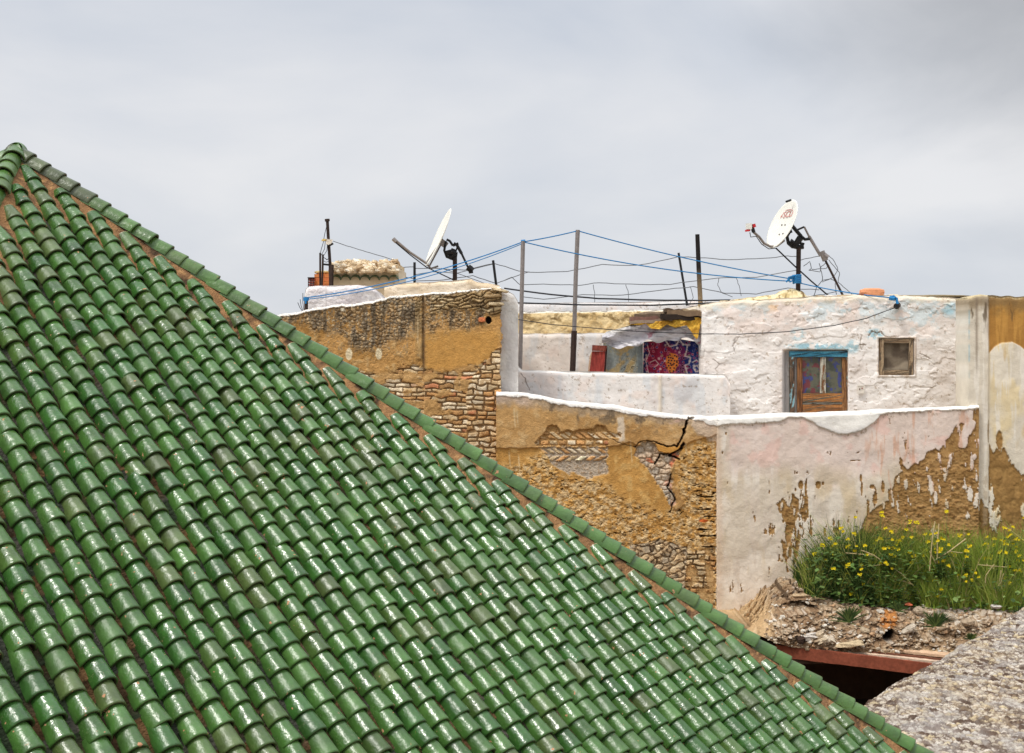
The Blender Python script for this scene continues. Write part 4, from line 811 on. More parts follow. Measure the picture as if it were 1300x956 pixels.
pole('iron_rod', [(410, 323), (409.5, 345), (408.2, 372)], .017, 22.25, 'rust', 'second short rod, leaning slightly, between the leftmost rod and the mast', 'rod', 'iron rods by the clay blocks')
rp = empty('rope_post', P(388.5, 392, 20.35), 'stubby rusty post wrapped in blue rope at the left end of the white parapet', 'post')
g = G(); g.tube([P(388.6, 377, 20.3), P(388.6, 396, 20.3)], .03, 7); g.mk('post', 'rust', rp)
g = G(); g.tube([P(388.6, 377.3, 20.3), P(388.6, 382, 20.3)], .042, 8); g.tube([P(388.6, 380, 20.26), P(387.8, 385.5, 20.26)], .014, 5); g.mk('rope_wrapping', 'rope', rp)
for i, (a, b, c_, d_) in enumerate(((384.5, 372, 386, 396), (381, 380, 385, 396), (378, 384, 384.5, 396))):
    pole('twig', [(a, b), ((a+c_)/2-.8, (b+d_)/2), (c_, d_)], .006, 20.5, 'cable', ['tallest dark twig sprouting left of the white parapet', 'middle dark twig sprouting left of the white parapet', 'lowest dark twig sprouting left of the white parapet'][i], 'twig', 'twigs at the end of the parapet', 4)
pole('fence_stake', [(526.3, 333), (526.3, 366)], .024, 24.0, 'black', 'short black stake between the roof hut and the left satellite dish', 'stake', 'stakes of the wire fence')
pole('fence_stake', [(626, 330.5), (630.5, 366)], .024, 24.0, 'black', 'short leaning black stake right of the left satellite dish', 'stake', 'stakes of the wire fence')
pole('fence_stake', [(861.5, 321), (872.5, 388)], .022, 24.4, 'black', 'thin leaning black stake just left of the tall wooden one', 'stake', 'stakes of the wire fence')
pole('wooden_post', [(885.3, 297.5), (885.8, 310), (886.4, 325), (887, 340), (888, 360), (890, 398)], .036, 22.3, 'wood', 'tall weathered wooden post standing beside the plank pile', 'post', None, 8, .04)
for o in C.objects:
    if o.name.startswith('wooden_post'):
        zz = np.array([v.co.z for v in o.data.vertices]); t = (zz-zz.min())/(zz.max()-zz.min()); c = lin(mix(solid(t, (146, 126, 98)), (34, 30, 28), ss(.25, .6, t)))
        a = o.data.color_attributes['Col']
        for i in range(len(t)): a.data[i].color = (*c[i], 0)
lp1 = empty('laundry_pole', P(660.5, 470, 20.5), 'grey steel laundry pole at the left corner of the terrace', 'pole', 'laundry poles on the terrace')
g = G(); g.tube([P(664, 306, 20.5), P(662, 390, 20.5), P(660, 482, 20.5)], .032, 8); g.mk('tube', 'steel', lp1)
g = G(); g.tube([P(661.5, 306.5, 20.5), P(667, 306, 20.5)], .025, 6); g.mk('rope_loop', 'rope', lp1)
lp2 = empty('laundry_pole', P(726.5, 468, 20.9), 'tall laundry pole, grey above and rust brown below, in front of the yellow wall', 'pole', 'laundry poles on the terrace')
g = G(); g.tube([P(733.5, 292, 20.9), P(731, 350, 20.9), P(729, 421, 20.9)], .034, 8); g.mk('upper_tube', 'steel', lp2)
g = G(); g.tube([P(729, 420, 20.9), P(726.5, 482, 20.9)], .045, 8); g.mk('lower_tube', 'rust', lp2)

# ropes and wires (each its own thing)
def sag(p, q, s, n=14):
    p = np.array(p); q = np.array(q); return [p+(q-p)*t+np.array([0, 0, -4*s*t*(1-t)]) for t in np.linspace(0, 1, n)]
def line(name, pts, r, mt, label, cat, group): 
    g = G(); g.tube(pts, r, 5); return g.mk(name, mt, None, label=label, cat=cat, group=group)
T1 = P(664, 307, 20.5); T2 = P(733.5, 293, 20.9); DP = P(1010, 355, 20.9)
line('clothes_rope', sag(P(389, 378, 20.3), T1, .10), .009, 'rope', 'upper blue rope from the stubby post to the left laundry pole', 'rope', 'blue laundry ropes')
line('clothes_rope', sag(P(389, 380, 20.3), P(664, 309, 20.5), .13), .007, 'rope', 'lower blue rope from the stubby post to the left laundry pole', 'rope', 'blue laundry ropes')
line('clothes_rope', sag(T1, T2, .01), .009, 'rope', 'short blue rope between the two laundry poles', 'rope', 'blue laundry ropes')
line('clothes_rope', sag(T2, DP, .05), .009, 'rope', 'blue rope from the top of the tall laundry pole down to the right dish mast', 'rope', 'blue laundry ropes')
line('clothes_rope', sag(P(664, 307, 20.5), P(1004, 357, 20.85), .10), .009, 'rope', 'lower blue rope from the left laundry pole straight to the right dish mast', 'rope', 'blue laundry ropes')
line('clothes_rope', sag(P(1010, 358, 20.85), P(1132, 378, 20.4), .03), .009, 'rope', 'blue rope from the dish mast to the drain spout over the roof edge', 'rope', 'blue laundry ropes')
g = G(); g.tube([P(1130, 377.5, 20.4), P(1134, 376.5, 20.36), P(1138, 379, 20.36), P(1139.5, 386, 20.34)], .022, 6); g.tube([P(1129, 378.5, 20.38), P(1136, 379.5, 20.34)], .03, 6)
g.mk('rope_knot', 'rope', None, label='blue knot of rope hooked over the drain spout', cat='knot')
g = G()
for k in range(5): g.tube([P(1006.5+k*.2, 350.5+k*2.2, 20.8), P(1010, 350+k*2.1, 20.74), P(1016.5, 349.5+k*2.2, 20.82)], .02, 6)
g.tube([P(1008, 352, 20.76), P(1002, 354, 20.75), P(998, 358, 20.75)], .016, 5); g.tube([P(1007, 356, 20.76), P(1003, 358, 20.74), P(1001, 352, 20.74), P(1008, 350, 20.74)], .014, 5)
g.mk('rope_knot', 'rope', None, label='bundle of blue rope wound round the mast of the right dish', cat='knot')
rw = random.Random(5)
def wire(pts, Y, label, r=.0075, mt='wire', wob=.8, group='wires of the fence'):
    pts = [P(u, v, Y) for u, v in pts]; out = []
    for i in range(len(pts)-1):
        for t in np.linspace(0, 1, 5)[:-1]: out.append(pts[i]+(pts[i+1]-pts[i])*t+np.array([rw.uniform(-1, 1), 0, rw.uniform(-1, 1)])*wob*.008)
    out.append(pts[-1]); line('wire', out, r, mt, label, 'wire', group)
wire([(526, 339), (505, 340), (488, 338)], 24, 'topmost wire left of the short black stake by the hut')
wire([(526, 354), (505, 350), (495, 353)], 24, 'lowest wire left of the short black stake by the hut')
wire([(526, 341), (560, 341), (590, 343), (627, 334), (655, 343), (672, 346), (720, 345), (765, 336), (810, 337), (862, 326), (886, 327), (925, 330), (970, 328), (1000, 325), (1012, 326)], 24, 'topmost fence wire running past both laundry poles')
wire([(526, 349), (550, 345), (580, 347), (627, 335)], 24, 'short wire rising to the leaning stake by the left dish')
wire([(526, 357), (560, 356), (600, 350), (630, 360), (650, 352), (660, 361), (690, 361), (735, 362), (760, 359), (800, 361), (850, 361), (910, 353), (960, 352), (1012, 343)], 24, 'middle fence wire with vertical ties below the topmost wire')
wire([(640, 356), (672, 345)], 24, 'short stray wire rising left of the grey laundry pole')
wire([(660, 376), (690, 380), (740, 374), (790, 375), (850, 367), (880, 364), (920, 372), (960, 373), (1000, 366), (1040, 368)], 24.2, 'lowest wavy fence wire between laundry poles and dish mast')
wire([(753, 361), (755, 372), (755, 384)], 24, 'left hanging tie wire in the fence gap right of the tall laundry pole', .006)
wire([(794, 361), (798, 372), (798, 383)], 24, 'right hanging tie wire in the fence gap right of the tall laundry pole', .006)
wire([(913, 353), (911, 362), (917, 372), (930, 377)], 24, 'curled wire hanging right of the wooden post', .006)
wire([(935, 353), (939, 366), (941, 376)], 24, 'straight tie wire hanging right of the curled one', .006)
wire([(876, 363), (880, 378), (874, 388), (884, 390)], 24, 'bent wire end left of the foot of the wooden post', .006)
wire([(560, 340), (590, 350), (610, 358), (620, 362)], 23.8, 'wire drooping under the actuator of the left dish', .006)
wire([(640, 366), (700, 374), (760, 379), (830, 381), (893, 381.5), (960, 380), (985, 379)], 21.2, 'upper black cable sagging across the terrace to the roof edge', .013, 'cable', .2, 'black cables over the terrace')
wire([(612, 383), (660, 384.5), (740, 387), (830, 387.5), (893, 385), (930, 383)], 20.8, 'lower black cable sagging from the rubble wall across the terrace', .013, 'cable', .2, 'black cables over the terrace')
wire([(655, 405), (700, 412), (780, 419), (840, 422), (893, 424), (940, 424), (1000, 421), (1060, 413), (1100, 404), (1138, 390)], 20.3, 'thin wire drooping across the stall and the white house front to the spout', .007, 'cable', .3, 'black cables over the terrace')
wire([(423, 306), (440, 312), (460, 318), (480, 324), (500, 330)], 22.1, 'pale thin wire running right from the mast to the hut roof', .006, 'wire', .3)

# ------------------------------------------------------------------ satellite dishes
def dish(cu, cv, Y, R, nrm, depth, parent):
    c = P(cu, cv, Y); n = Vector(nrm).normalized(); x = n.cross(Vector((0, 0, 1))).normalized(); y = n.cross(x).normalized()
    vs = []; fs = []; K = 40; rings = [0, .15, .35, .55, .75, .92, 1.0]
    for side in (0, 1):
        for q in rings:
            for j in range(K):
                a = 2*math.pi*j/K; rr = q*R
                off = -depth*(1-q*q)+(0 if side == 0 else -.012)
                vs.append(Vector(c)+x*rr*math.cos(a)*.97+y*rr*math.sin(a)+n*off)
    nR = len(rings)
    for side in (0, 1):
        for i in range(nR-1):
            for j in range(K):
                f = (side*nR*K+i*K+j, side*nR*K+(i+1)*K+j, side*nR*K+(i+1)*K+(j+1) % K, side*nR*K+i*K+(j+1) % K); fs.append(f if side == 0 else f[::-1])
    o0 = (nR-1)*K; o1 = o0+nR*K
    # rolled rim
    b = len(vs)
    for j in range(K):
        a = 2*math.pi*j/K; vs.append(Vector(c)+x*(R+.012)*math.cos(a)*.97+y*(R+.012)*math.sin(a)-n*.006)
    for j in range(K):
        k = (j+1) % K; fs.append((o0+j, b+j, b+k, o0+k)); fs.append((b+j, o1+j, o1+k, b+k))
    mk('reflector', vs, fs, 'dish', parent, smooth=True)
    return Vector(c), n, x, y
s1 = empty('satellite_dish', P(577, 358, 23), 'white satellite dish seen almost edge on above the cream wall', 'satellite dish', 'satellite dishes on the roofs')
c1, n1, x1, y1 = dish(556, 301, 23, .53, (-.90, -.19, .39), .05, s1)
def tubes(name, parent, mt, segs, Y, label=None, n=6):
    g = G()
    for pts, r in segs: g.tube([P(p[0], p[1], Y+(p[2] if len(p) > 2 else 0)) for p in pts], r, n)
    return g.mk(name, mt, parent, label=label)
tubes('mast', s1, 'rust', [([(577.5, 328), (577.5, 372)], .04)], 23)
tubes('feed_arm', s1, 'steel', [([(502, 305, -.2), (520, 320, -.1), (541, 334)], .022), ([(541, 334), (547, 341), (556, 338, .05)], .02)], 23, 'grey feed arm reaching out to the left')
tubes('cable', s1, 'cable', [([(501, 307, -.2), (520, 323, -.1), (541, 339), (560, 348), (577, 356)], .01)], 23)
g = G(); g.tube([P(499, 303, 22.8), P(503, 307, 22.8)], .035, 8); g.mk('clamp', 'steel', s1)
tubes('back_strut', s1, 'steel', [([(562, 303), (541, 334)], .016), ([(560, 310, .1), (545, 338, .1)], .016)], 23.05)
g = G(); g.bar(P(560, 307, 23.05), P(567, 312, 23.05), .1, .11, (150, 140, 130)); g.mk('mount_box', 'steel', s1)
tubes('mount', s1, 'black', [([(567, 304), (571, 306), (575, 312)], .022), ([(566, 306), (564, 318), (567, 326), (577, 330)], .022), ([(566, 322), (573, 320), (579, 322)], .05), ([(570, 327), (580, 323), (577, 330)], .045), ([(575, 312), (582, 309)], .022), ([(573, 316), (579, 318), (581, 313)], .018)], 23)
tubes('actuator', s1, 'black', [([(576, 309), (580, 311), (586, 322)], .028), ([(586, 322), (595, 341)], .02), ([(594, 339), (600, 344)], .06), ([(597, 338), (598, 347)], .04)], 23)
s2 = empty('satellite_dish', P(1013, 380, 20.9), 'white satellite dish with faded red lettering and a red receiver above the white house', 'satellite dish', 'satellite dishes on the roofs')
c2, n2, x2, y2 = dish(992.5, 284, 20.9, .405, (-.88, -.26, .40), .045, s2)
tubes('mast', s2, 'rust', [([(1014, 314), (1013, 382)], .037)], 20.9, n=8)
tubes('feed_arm', s2, 'steel', [([(957, 295, -.2), (964, 301, -.15), (970, 309, -.1), (978, 313, -.05), (987, 312), (996, 305)], .02)], 20.9)
tubes('cable', s2, 'cable', [([(952, 295, -.2), (953, 301, -.2), (960, 300, -.2), (967, 310, -.15), (976, 316, -.1), (986, 315)], .007), ([(985, 315), (1008, 337), (1030, 357), (1056, 379)], .012)], 20.9)
g = G(); p = P(950, 287.5, 20.68)
g.bar(p+np.array([-.035, 0, .0]), p+np.array([.05, 0, .0]), .075, .09, (232, 230, 226)); g.mk('receiver', 'dish', s2)
g = G(); g.tube([P(949, 291.8, 20.68), P(949.2, 293.8, 20.68)], .042, 9); g.tube([P(956.5, 284.5, 20.68), P(957.8, 288.6, 20.68)], .03, 8); g.mk('receiver_cap', 'red', s2)
g = G(); g.tube([P(954, 285, 20.7), P(955.5, 290, 20.7), P(957, 295, 20.7)], .03, 7); g.mk('receiver_clamp', 'black', s2)
tubes('mount', s2, 'black', [([(1005, 286), (1011, 293), (1017, 300)], .03), ([(1003, 293), (999, 300), (1001, 309), (1007, 314)], .028), ([(1003, 307), (1010, 310), (1016, 302)], .055), ([(1006, 312), (1014, 314), (1020, 313)], .04), ([(1013, 308), (1021, 310)], .02), ([(1017, 300), (1022, 304), (1029, 303)], .025), ([(1012, 292), (1021, 288)], .016), ([(1002, 291), (1004, 296)], .03)], 20.9)
tubes('actuator', s2, 'steel', [([(1021, 288), (1028, 302)], .016), ([(1027, 300), (1042, 325)], .025), ([(1043, 319), (1048, 331)], .045), ([(1045, 324), (1050, 328)], .055)], 20.9)
tubes('actuator_rod', s2, 'rust', [([(1048, 331), (1060, 355), (1072, 379)], .018)], 20.9)
g = G(); g.tube([P(998, 256, 20.75), P(1004, 254, 20.8)], .018, 5); g.mk('rim_clip', 'black', s2)
# lettering and bolts on the reflector
def on_dish(a, b, lift=.004):   # a along horizontal of the dish, b up along it, fractions of radius
    up = -y2 if (-y2).z > 0 else y2; right = x2 if x2.y > 0 else x2
    q2 = a*a+b*b; return c2+right*a*.405+up*b*.405+n2*(-.045*(1-q2)+lift), right, up
tcv = bpy.data.curves.new('lettering', 'FONT'); tcv.body = 'VSCLP'; tcv.size = .15; tcv.align_x = 'CENTER'; tcv.align_y = 'CENTER'; tcv.extrude = .001
tob = bpy.data.objects.new('tmp', tcv); C.objects.link(tob); bpy.context.view_layer.update()
tm = bpy.data.meshes.new_from_object(tob); bpy.data.objects.remove(tob)
org, rt, up = on_dish(0, .42, .012)
if rt.x < 0: rt = -rt
if rt.cross(up).dot(n2) < 0: rt = -rt
tv = [org+rt*v.co.x*1.1+up*v.co.y+n2*v.co.z for v in tm.vertices]; tf = [tuple(p.vertices) for p in tm.polygons]
mk('lettering', [tuple(v) for v in tv], tf, 'redink', s2, label='faded red lettering')
g = G()
pts = [on_dish(.5*math.cos(t), .42+.2*math.sin(t), .010)[0] for t in np.linspace(.35*math.pi, .8*math.pi, 9)]; g.tube(pts, .005, 4); g.mk('lettering_arc', 'redink', s2)
for a, b in ((-.12, -.02), (.16, 0), (-.3, -.42), (.02, -.42)):
    p, _, _ = on_dish(a, b, .006); g = G(); g.lump(p, (.014, .01, .014), (90, 80, 74), .1, 0, 1, 6, 4); g.mk('bolt', 'rust', s2)
wrt = [([(1020, 338), (1028, 332), (1030, 341), (1027, 343), (1041, 345), (1042, 339), (1048, 334)], 'angular bent wire beside the right dish mast'), ([(1012, 331), (1030, 327), (1044, 324)], 'wire arching behind the actuator of the right dish'), ([(1040, 334), (1044, 350), (1044, 358), (1058, 352), (1064, 342), (1058, 330), (1052, 324)], 'looped wire hanging below the actuator of the right dish'),
       ([(1033, 378), (1036, 366), (1044, 356), (1054, 354), (1062, 358)], 'curved wire rising from the roof between mast and rod'), ([(1024, 376), (1045, 374), (1062, 370)], 'low loose wire on the roof between mast and rod'), ([(1052, 330), (1066, 346), (1064, 358), (1078, 370), (1086, 378)], 'long wire curling down to the clay brick'), ([(1030, 342), (1048, 341), (1053, 337)], 'short level wire below the actuator of the right dish'), ([(1060, 360), (1062, 374)], 'short upright wire beside the actuator rod')]
for i, (pts, lb_) in enumerate(wrt): wire(pts, 21.2, lb_, .006, 'wire', .6, 'loose wires round the right dish')

# things on the white roof
g = G(); rn = random.Random(12)
nu, nv = 70, 16; U, T = np.meshgrid(np.linspace(928, 1026, nu), np.linspace(0, 1, nv)); topt = ip(U, [(928, 381), (940, 379), (965, 376), (985, 373), (996, 368), (1006, 366.5), (1018, 368), (1023, 376), (1026, 382)])
hgt = (384-topt)*20.9/F*np.sin(np.pi*np.clip(T, 0, 1))**.6; hgt = hgt*(1+.25*(fbm(U*.2, T*4, 700, 4)-.5)); Yt = 20.62+T*.7
n = fbm(U*.15, T*6, 702, 4, .6); c = mix(solid(U, (226, 210, 170)), (190, 168, 120), ss(.45, .6, n)); c = mix(c, (122, 100, 68), ss(.64, .7, fbm(U*.3, T*9, 703, 3)))
mk('folded_tarp', np.stack([Pu(U, 20.9), Yt, Pv(384, 20.9)+hgt], -1).reshape(-1, 3), gridfaces(nv, nu), 'cloth', cols=lin(c).reshape(-1, 3), smooth=True, label='crumpled cream tarp heaped at the foot of the right dish', cat='tarp')
def brick(u0, u1, v0, v1, Y, rgb, label, rot=0):
    g = G(); cx, cz = (Pu(u0, Y)+Pu(u1, Y))/2, (Pv(v0, Y)+Pv(v1, Y))/2; hx = (Pu(u1, Y)-Pu(u0, Y))/2; hz = (Pv(v0, Y)-Pv(v1, Y))/2
    g.lump((cx, Y, cz), (hx*1.25, .1, hz*1.25), rgb, .05, rot, int(u0), 12, 6); g.mk('brick', 'terra', None, label=label, cat='brick', group='bricks on the roof edge')
brick(1092, 1122, 366, 376.5, 20.75, (222, 152, 110), 'orange brick lying on the white house roof right of the dish'); brick(1088.5, 1097, 372.5, 377, 20.6, (136, 84, 62), 'small dark brick stub against the left end of the orange brick')
g = G(); g.lump(P(1184, 376.5, 20.9), (.75, .25, .028), (150, 136, 108), .25, 0, 44, 14, 5); g.mk('roof_plank', 'wood', None, label='flat grey board lying on the roof edge left of the tall ochre wall', cat='plank')

# ------------------------------------------------------------------ the carpet stall
def clothgrid(name, mt, top, bot, uspan, Y, colf, dep, res=.5, thick=.02, label=None, cat=None, parent=None, left=None, right=None, group=None):
    nu = int((uspan[1]-uspan[0])/res)+1; nv = int((max(bot(np.array(uspan)))-min(top(np.array(uspan))))/res)+1
    s = np.linspace(0, 1, nu)[None, :]; t = np.linspace(0, 1, nv)[:, None]; U = uspan[0]+(uspan[1]-uspan[0])*s+0*t; V = top(U)+(bot(U)-top(U))*t
    c = colf(U, V); D = dep(U, V)
    F0 = np.stack([Pu(U, Y), Y-D, Pv(V, Y)], -1).reshape(-1, 3); B = F0+np.array([0, thick, 0]); n_ = len(F0); fs = [gridfaces(nv, nu), gridfaces(nv, nu, n_)[:, ::-1]]
    for idx in (np.arange(nu), np.arange(nu)+(nv-1)*nu, np.arange(nv)*nu, np.arange(nv)*nu+nu-1): fs.append(np.stack([idx[:-1], idx[1:], idx[1:]+n_, idx[:-1]+n_], 1))
    cc = lin(c).reshape(-1, 3); return mk(name, np.concatenate([F0, B]), np.concatenate(fs), mt, parent, cols=np.concatenate([cc, cc]), smooth=True, label=label, cat=cat, group=group)
def carpetcol(U, V):
    red = np.array([126., 30., 54.]); blue = np.array([34., 48., 104.]); pur = np.array([104., 38., 82.])
    bord = 872+5*np.sin((V-425)*.32)+2*np.sin(V*.9); r = ss(bord-1, bord+1, U)
    c = mix(solid(U, red), pur, ss(848, 864, U+(fbm(U*.1, V*.1, 801, 3)-.5)*18)); c = mix(c, blue, r)
    navy = ss(444, 436, V+4*np.sin(U*.35))*ss(838, 848, U); c = mix(c, (34, 36, 84), navy); lf = ss(824, 819, U+3*np.sin(V*.5)); c = mix(c, (30, 34, 66), lf)
    d1, d2, i = worley(U/4.6, V/4.4, 5); 
    for lo, hi, col in ((0, .2, (170, 62, 82)), (.2, .4, (52, 56, 112)), (.4, .48, (190, 172, 160)), (.48, .62, (64, 28, 50)), (.62, .68, (130, 126, 84)), (.68, .78, (150, 52, 104))):
        c = mix(c, col, ((i >= lo) & (i < hi))*ss(.34, .24, d1)*.85); c = mix(c, (226, 206, 196), ((i >= lo) & (i < hi))*ss(.05, .02, np.abs(d1-.36))*.55)
    org_ = ss(1.15, .85, ((U-853)/8)**2+((V-461)/13)**2+(fbm(U*.3, V*.3, 803, 3)-.5)*1.2); d3, d4, i3 = worley(U/3.6, V/3.4, 9); oc = mix(solid(U, (200, 116, 52)), (60, 34, 40), ss(.34, .28, d3)); c = mix(c, oc, org_)
    for pts, wd in (([(845, 432), (850, 440), (858, 438), (862, 431), (867, 437), (873, 438), (872, 446), (870, 452), (877, 454), (875, 462), (870, 464), (873, 474)], .8), ([(879, 460), (884, 457), (889, 461), (885, 465), (890, 470), (883, 472), (880, 467), (884, 464)], .7), ([(822, 438), (825, 448), (820, 458), (824, 474)], .4), ([(826, 460), (832, 457), (836, 462), (831, 466)], .4)):
        d_, t_ = sdline(U, V, pts); c = mix(c, (206, 190, 178), ss(wd+.6, wd-.4, d_)*.85)
    return c*(.85+.3*fbm(U*.8, V*.8, 805, 2))[..., None]
YS = 21.0
clothgrid('carpet', 'cloth', lambda u: ip(u, [(816, 434), (848, 432), (860, 430), (891, 435)]), lambda u: 484+0*u, (816.5, 890.5), YS, carpetcol, lambda U, V: .03*np.sin(U*.28)+.03*np.sin(U*.13+V*.05), .42, .015, 'red and blue patterned carpet hanging under the plank pile beside the white house', 'carpet')
def boardcol(U, V):
    n = fbm(U*.08, V*.06, 811, 4); c = mix(solid(U, (148, 152, 146)), (184, 158, 110), ss(.5, .62, fbm(U*.07+V*.03, V*.05, 812, 4, .6))); c = mix(c, (120, 128, 126), ss(.5, .7, n)*.6)
    lw = fbm(U*.3+V*.2, V*.10-U*.05, 815, 3); k = ss(.03, .012, np.abs(lw-.5))*ss(775, 800, U)*ss(445, 462, V); c = mix(c, (66, 60, 56), k); k = ss(.03, .015, np.abs(lw-.45))*ss(795, 800, U)*ss(448, 462, V); c = mix(c, (222, 212, 180), k); c = mix(c, (196, 176, 120), ss(.64, .68, fbm(U*.25, V*.12, 818, 3))*ss(450, 440, V)*ss(795, 780, U))
    return mix(c, (126, 132, 130), ss(808.5, 810, U))
clothgrid('painted_board', 'wood', lambda u: ip(u, [(766, 432), (817, 436)]), lambda u: 482+0*u, (766, 816), YS+.05, boardcol, lambda U, V: .006*np.sin(U*.3)+.02*ss(808, 810, U), .5, .03, 'grey and tan painted board leaning between the red panel and the carpet', 'board')
rpn = empty('red_panel', P(757, 480, YS-.05), 'narrow red wooden panel leaning at the left end of the stall', 'panel')
def skew(name, pts, Y, t, rgb, parent, mt='wood'):
    n = 12; vs = []; cs = []; (a, b, c_, d_) = [np.array(p, float) for p in pts]
    for i in range(n+1):
        for j in range(n+1):
            s, q = i/n, j/n; p = (a*(1-s)+b*s)*(1-q)+(d_*(1-s)+c_*s)*q; k = vn(p[0]*.9, p[1]*.1, 5); vs.append(P(p[0], p[1], Y)-np.array([0, t+.008*k, 0])); cs.append(lin(rgb)*(.6+.8*k))
    fs = [list(f) for f in gridfaces(n+1, n+1)]; m = len(vs); 
    for p in (a, b, c_, d_): vs.append(P(p[0], p[1], Y)); cs.append(lin(rgb))
    N1 = n+1; lA = [i*N1 for i in range(N1)]; lB = [n*N1+j for j in range(N1)]; lC = [i*N1+n for i in range(n, -1, -1)]; lD = [j for j in range(n, -1, -1)]
    for L_, (x_, y_) in ((lA, (0, 1)), (lB, (1, 2)), (lC, (2, 3)), (lD, (3, 0))): fs.append(L_[::-1]+[m+x_, m+y_])
    fs.append([m, m+3, m+2, m+1]); return mk(name, vs, fs, mt, parent, cols=np.array(cs))
skew('panel_board', [(751.5, 446), (768.5, 446), (765.5, 482), (747, 482)], YS-.02, .03, (150, 62, 54), rpn); skew('top_rail', [(752, 438), (770.5, 439), (769, 446), (751.5, 445.5)], YS-.03, .045, (128, 66, 54), rpn)
skew('edge_strip', [(748.5, 452), (751.3, 446), (746.8, 482), (745.2, 482)], YS-.02, .03, (196, 160, 130), rpn); skew('edge_strip', [(768.8, 446), (771, 440), (768, 482), (765.7, 482)], YS-.02, .03, (60, 34, 32), rpn)
def sheetcol(U, V):
    n = fbm(U*.06+V*.1, V*.22-U*.03, 821, 4, .6); c = mix(solid(U, (196, 192, 196)), (150, 146, 150), ss(.42, .6, n)); c = mix(c, (226, 222, 222), ss(.6, .7, n)*.8); c = mix(c, (158, 150, 132), ss(800, 785, U)*ss(428, 418, V)*.6); c = mix(c, (150, 50, 70), ss(.66, .72, fbm(U*.1, V*.2, 822, 3))*ss(812, 830, U)*.5); return c
clothgrid('plastic_sheet', 'plastic', lambda u: ip(u, [(764, 427), (770, 421), (790, 416), (812, 412), (820, 410), (850, 412), (893, 404)]), lambda u: ip(u, [(764, 434), (775, 441), (800, 441), (812, 437), (820, 433), (850, 434), (866, 429), (880, 432), (893, 440)])+2*np.sin(u*.25), (764, 893), YS-.18, sheetcol, lambda U, V: .10*(fbm(U*.05+V*.04, V*.12-U*.02, 823, 4, .6)-.5)+.05*np.sin(U*.1+V*.25), .6, .006, 'crumpled grey plastic sheet draped above the carpet and the painted board', 'plastic sheet')
g = G(); g.bar(P(771, 424, YS-.1), P(812, 411, YS-.1), .06, .05, (120, 108, 84)); g.mk('old_batten', 'wood', None, label='short old batten sticking out of the plastic sheet at its left end', cat='batten')
def yelf(U, V): return mix(solid(U, (214, 170, 70)), (176, 130, 50), ss(.42, .62, fbm(U*.1, V*.2, 831, 4)))
clothgrid('yellow_cloth', 'cloth', lambda u: ip(u, [(798, 410), (830, 408), (860, 406), (875, 402), (893, 404)]), lambda u: ip(u, [(798, 412), (812, 413), (820, 411), (826, 417), (838, 418), (846, 412), (858, 416), (866, 414), (872, 413), (878, 422), (884, 431), (886, 428), (889, 412), (893, 407)]), (798, 892), YS-.3, yelf, lambda U, V: .16*(fbm(U*.11+V*.05, V*.10-U*.03, 832, 4, .6)-.5), .5, .008, 'bright yellow cloth hanging in folds below the plank pile', 'cloth')
planks = [(((799, 410), (872, 404)), .10, .05, (150, 130, 112), 'lowest long grey plank of the pile over the stall'), (((800, 406), (858, 403)), .14, .07, (132, 98, 86), 'thick reddish plank resting on the lowest grey plank'), (((806, 401), (850, 400)), .12, .05, (110, 92, 76), 'short brown plank third from the bottom at the left of the pile'),
          (((838, 402), (893, 404)), .16, .08, (52, 42, 36), 'almost black beam in the middle of the pile'), (((845, 397), (893, 399)), .16, .08, (126, 104, 82), 'broad brown plank beside the foot of the wooden post'), (((812, 398), (866, 395.5)), .08, .035, (168, 148, 124), 'thin pale lath slanting over the left half of the pile'), (((843, 394), (872, 396)), .12, .06, (96, 78, 62), 'short thick topmost plank end of the pile'), (((866, 394), (893, 395.5)), .1, .04, (176, 154, 124), 'pale topmost plank at the right end of the pile')]
for i, ((a, b), wd, hh, rgb, lb_) in enumerate(planks):
    g = G(); p0 = P(a[0], a[1], YS-.25+.05*(i % 3)); p1 = P(b[0], b[1], YS-.15+.07*(i % 2)); K = 10
    vs = []
    for k in range(K+1):
        t = k/K; c_ = p0+(p1-p0)*t+np.array([0, 0, .008*math.sin(k*1.3+i)])
        for sx, sz in ((-1, -1), (1, -1), (1, 1), (-1, 1)): vs.append(c_+np.array([0, sx*wd, sz*hh*(.5+random.uniform(-.06, .06))]))
    fs = [(k*4+j, k*4+(j+1) % 4, (k+1)*4+(j+1) % 4, (k+1)*4+j) for k in range(K) for j in range(4)]+[(3, 2, 1, 0), (K*4, K*4+1, K*4+2, K*4+3)]
    g.add(vs, fs, rgb); g.mk('plank', 'wood', None, label=lb_, cat='plank', group='planks piled over the stall')
g = G(); g.tube([P(891.5, 408, YS-.1), P(891, 440, YS-.08), P(891.8, 484, YS-.08)], .028, 6); g.mk('stall_post', 'black', None, label='dark thin post at the right side of the carpet against the white house', cat='post')

# ------------------------------------------------------------------ rubble bank, dark cellar, beams
nu, nv = 640, 200; U, T = np.meshgrid(np.linspace(930, 1460, nu), np.linspace(0, 1, nv))
vt = ip(U, [(930, 800), (958, 792), (970, 782), (984, 766), (1004, 757), (1030, 754), (1050, 756), (1070, 762), (1120, 768), (1160, 768), (1200, 771), (1250, 771), (1300, 774), (1460, 778)]); vb = ip(U, [(930, 806), (962, 806), (985, 816), (1005, 822), (1060, 827), (1190, 840), (1300, 846), (1460, 850)])
tf = np.clip(T/.78, 0, 1); tbk = np.clip((T-.78)/.22, 0, 1)
Yb = 17.25+.85*tf**1.3+.83*tbk; Vp = vb+(vt-vb)*(1-(1-tf)**1.4); Z = Pv(Vp, 17.25+.85*tf**1.3)+.06*tbk; X = Pu(U, 17.7)*1.0
X = (U-650)*(17.25+.85*tf**1.3)/F
X[:, :] = X
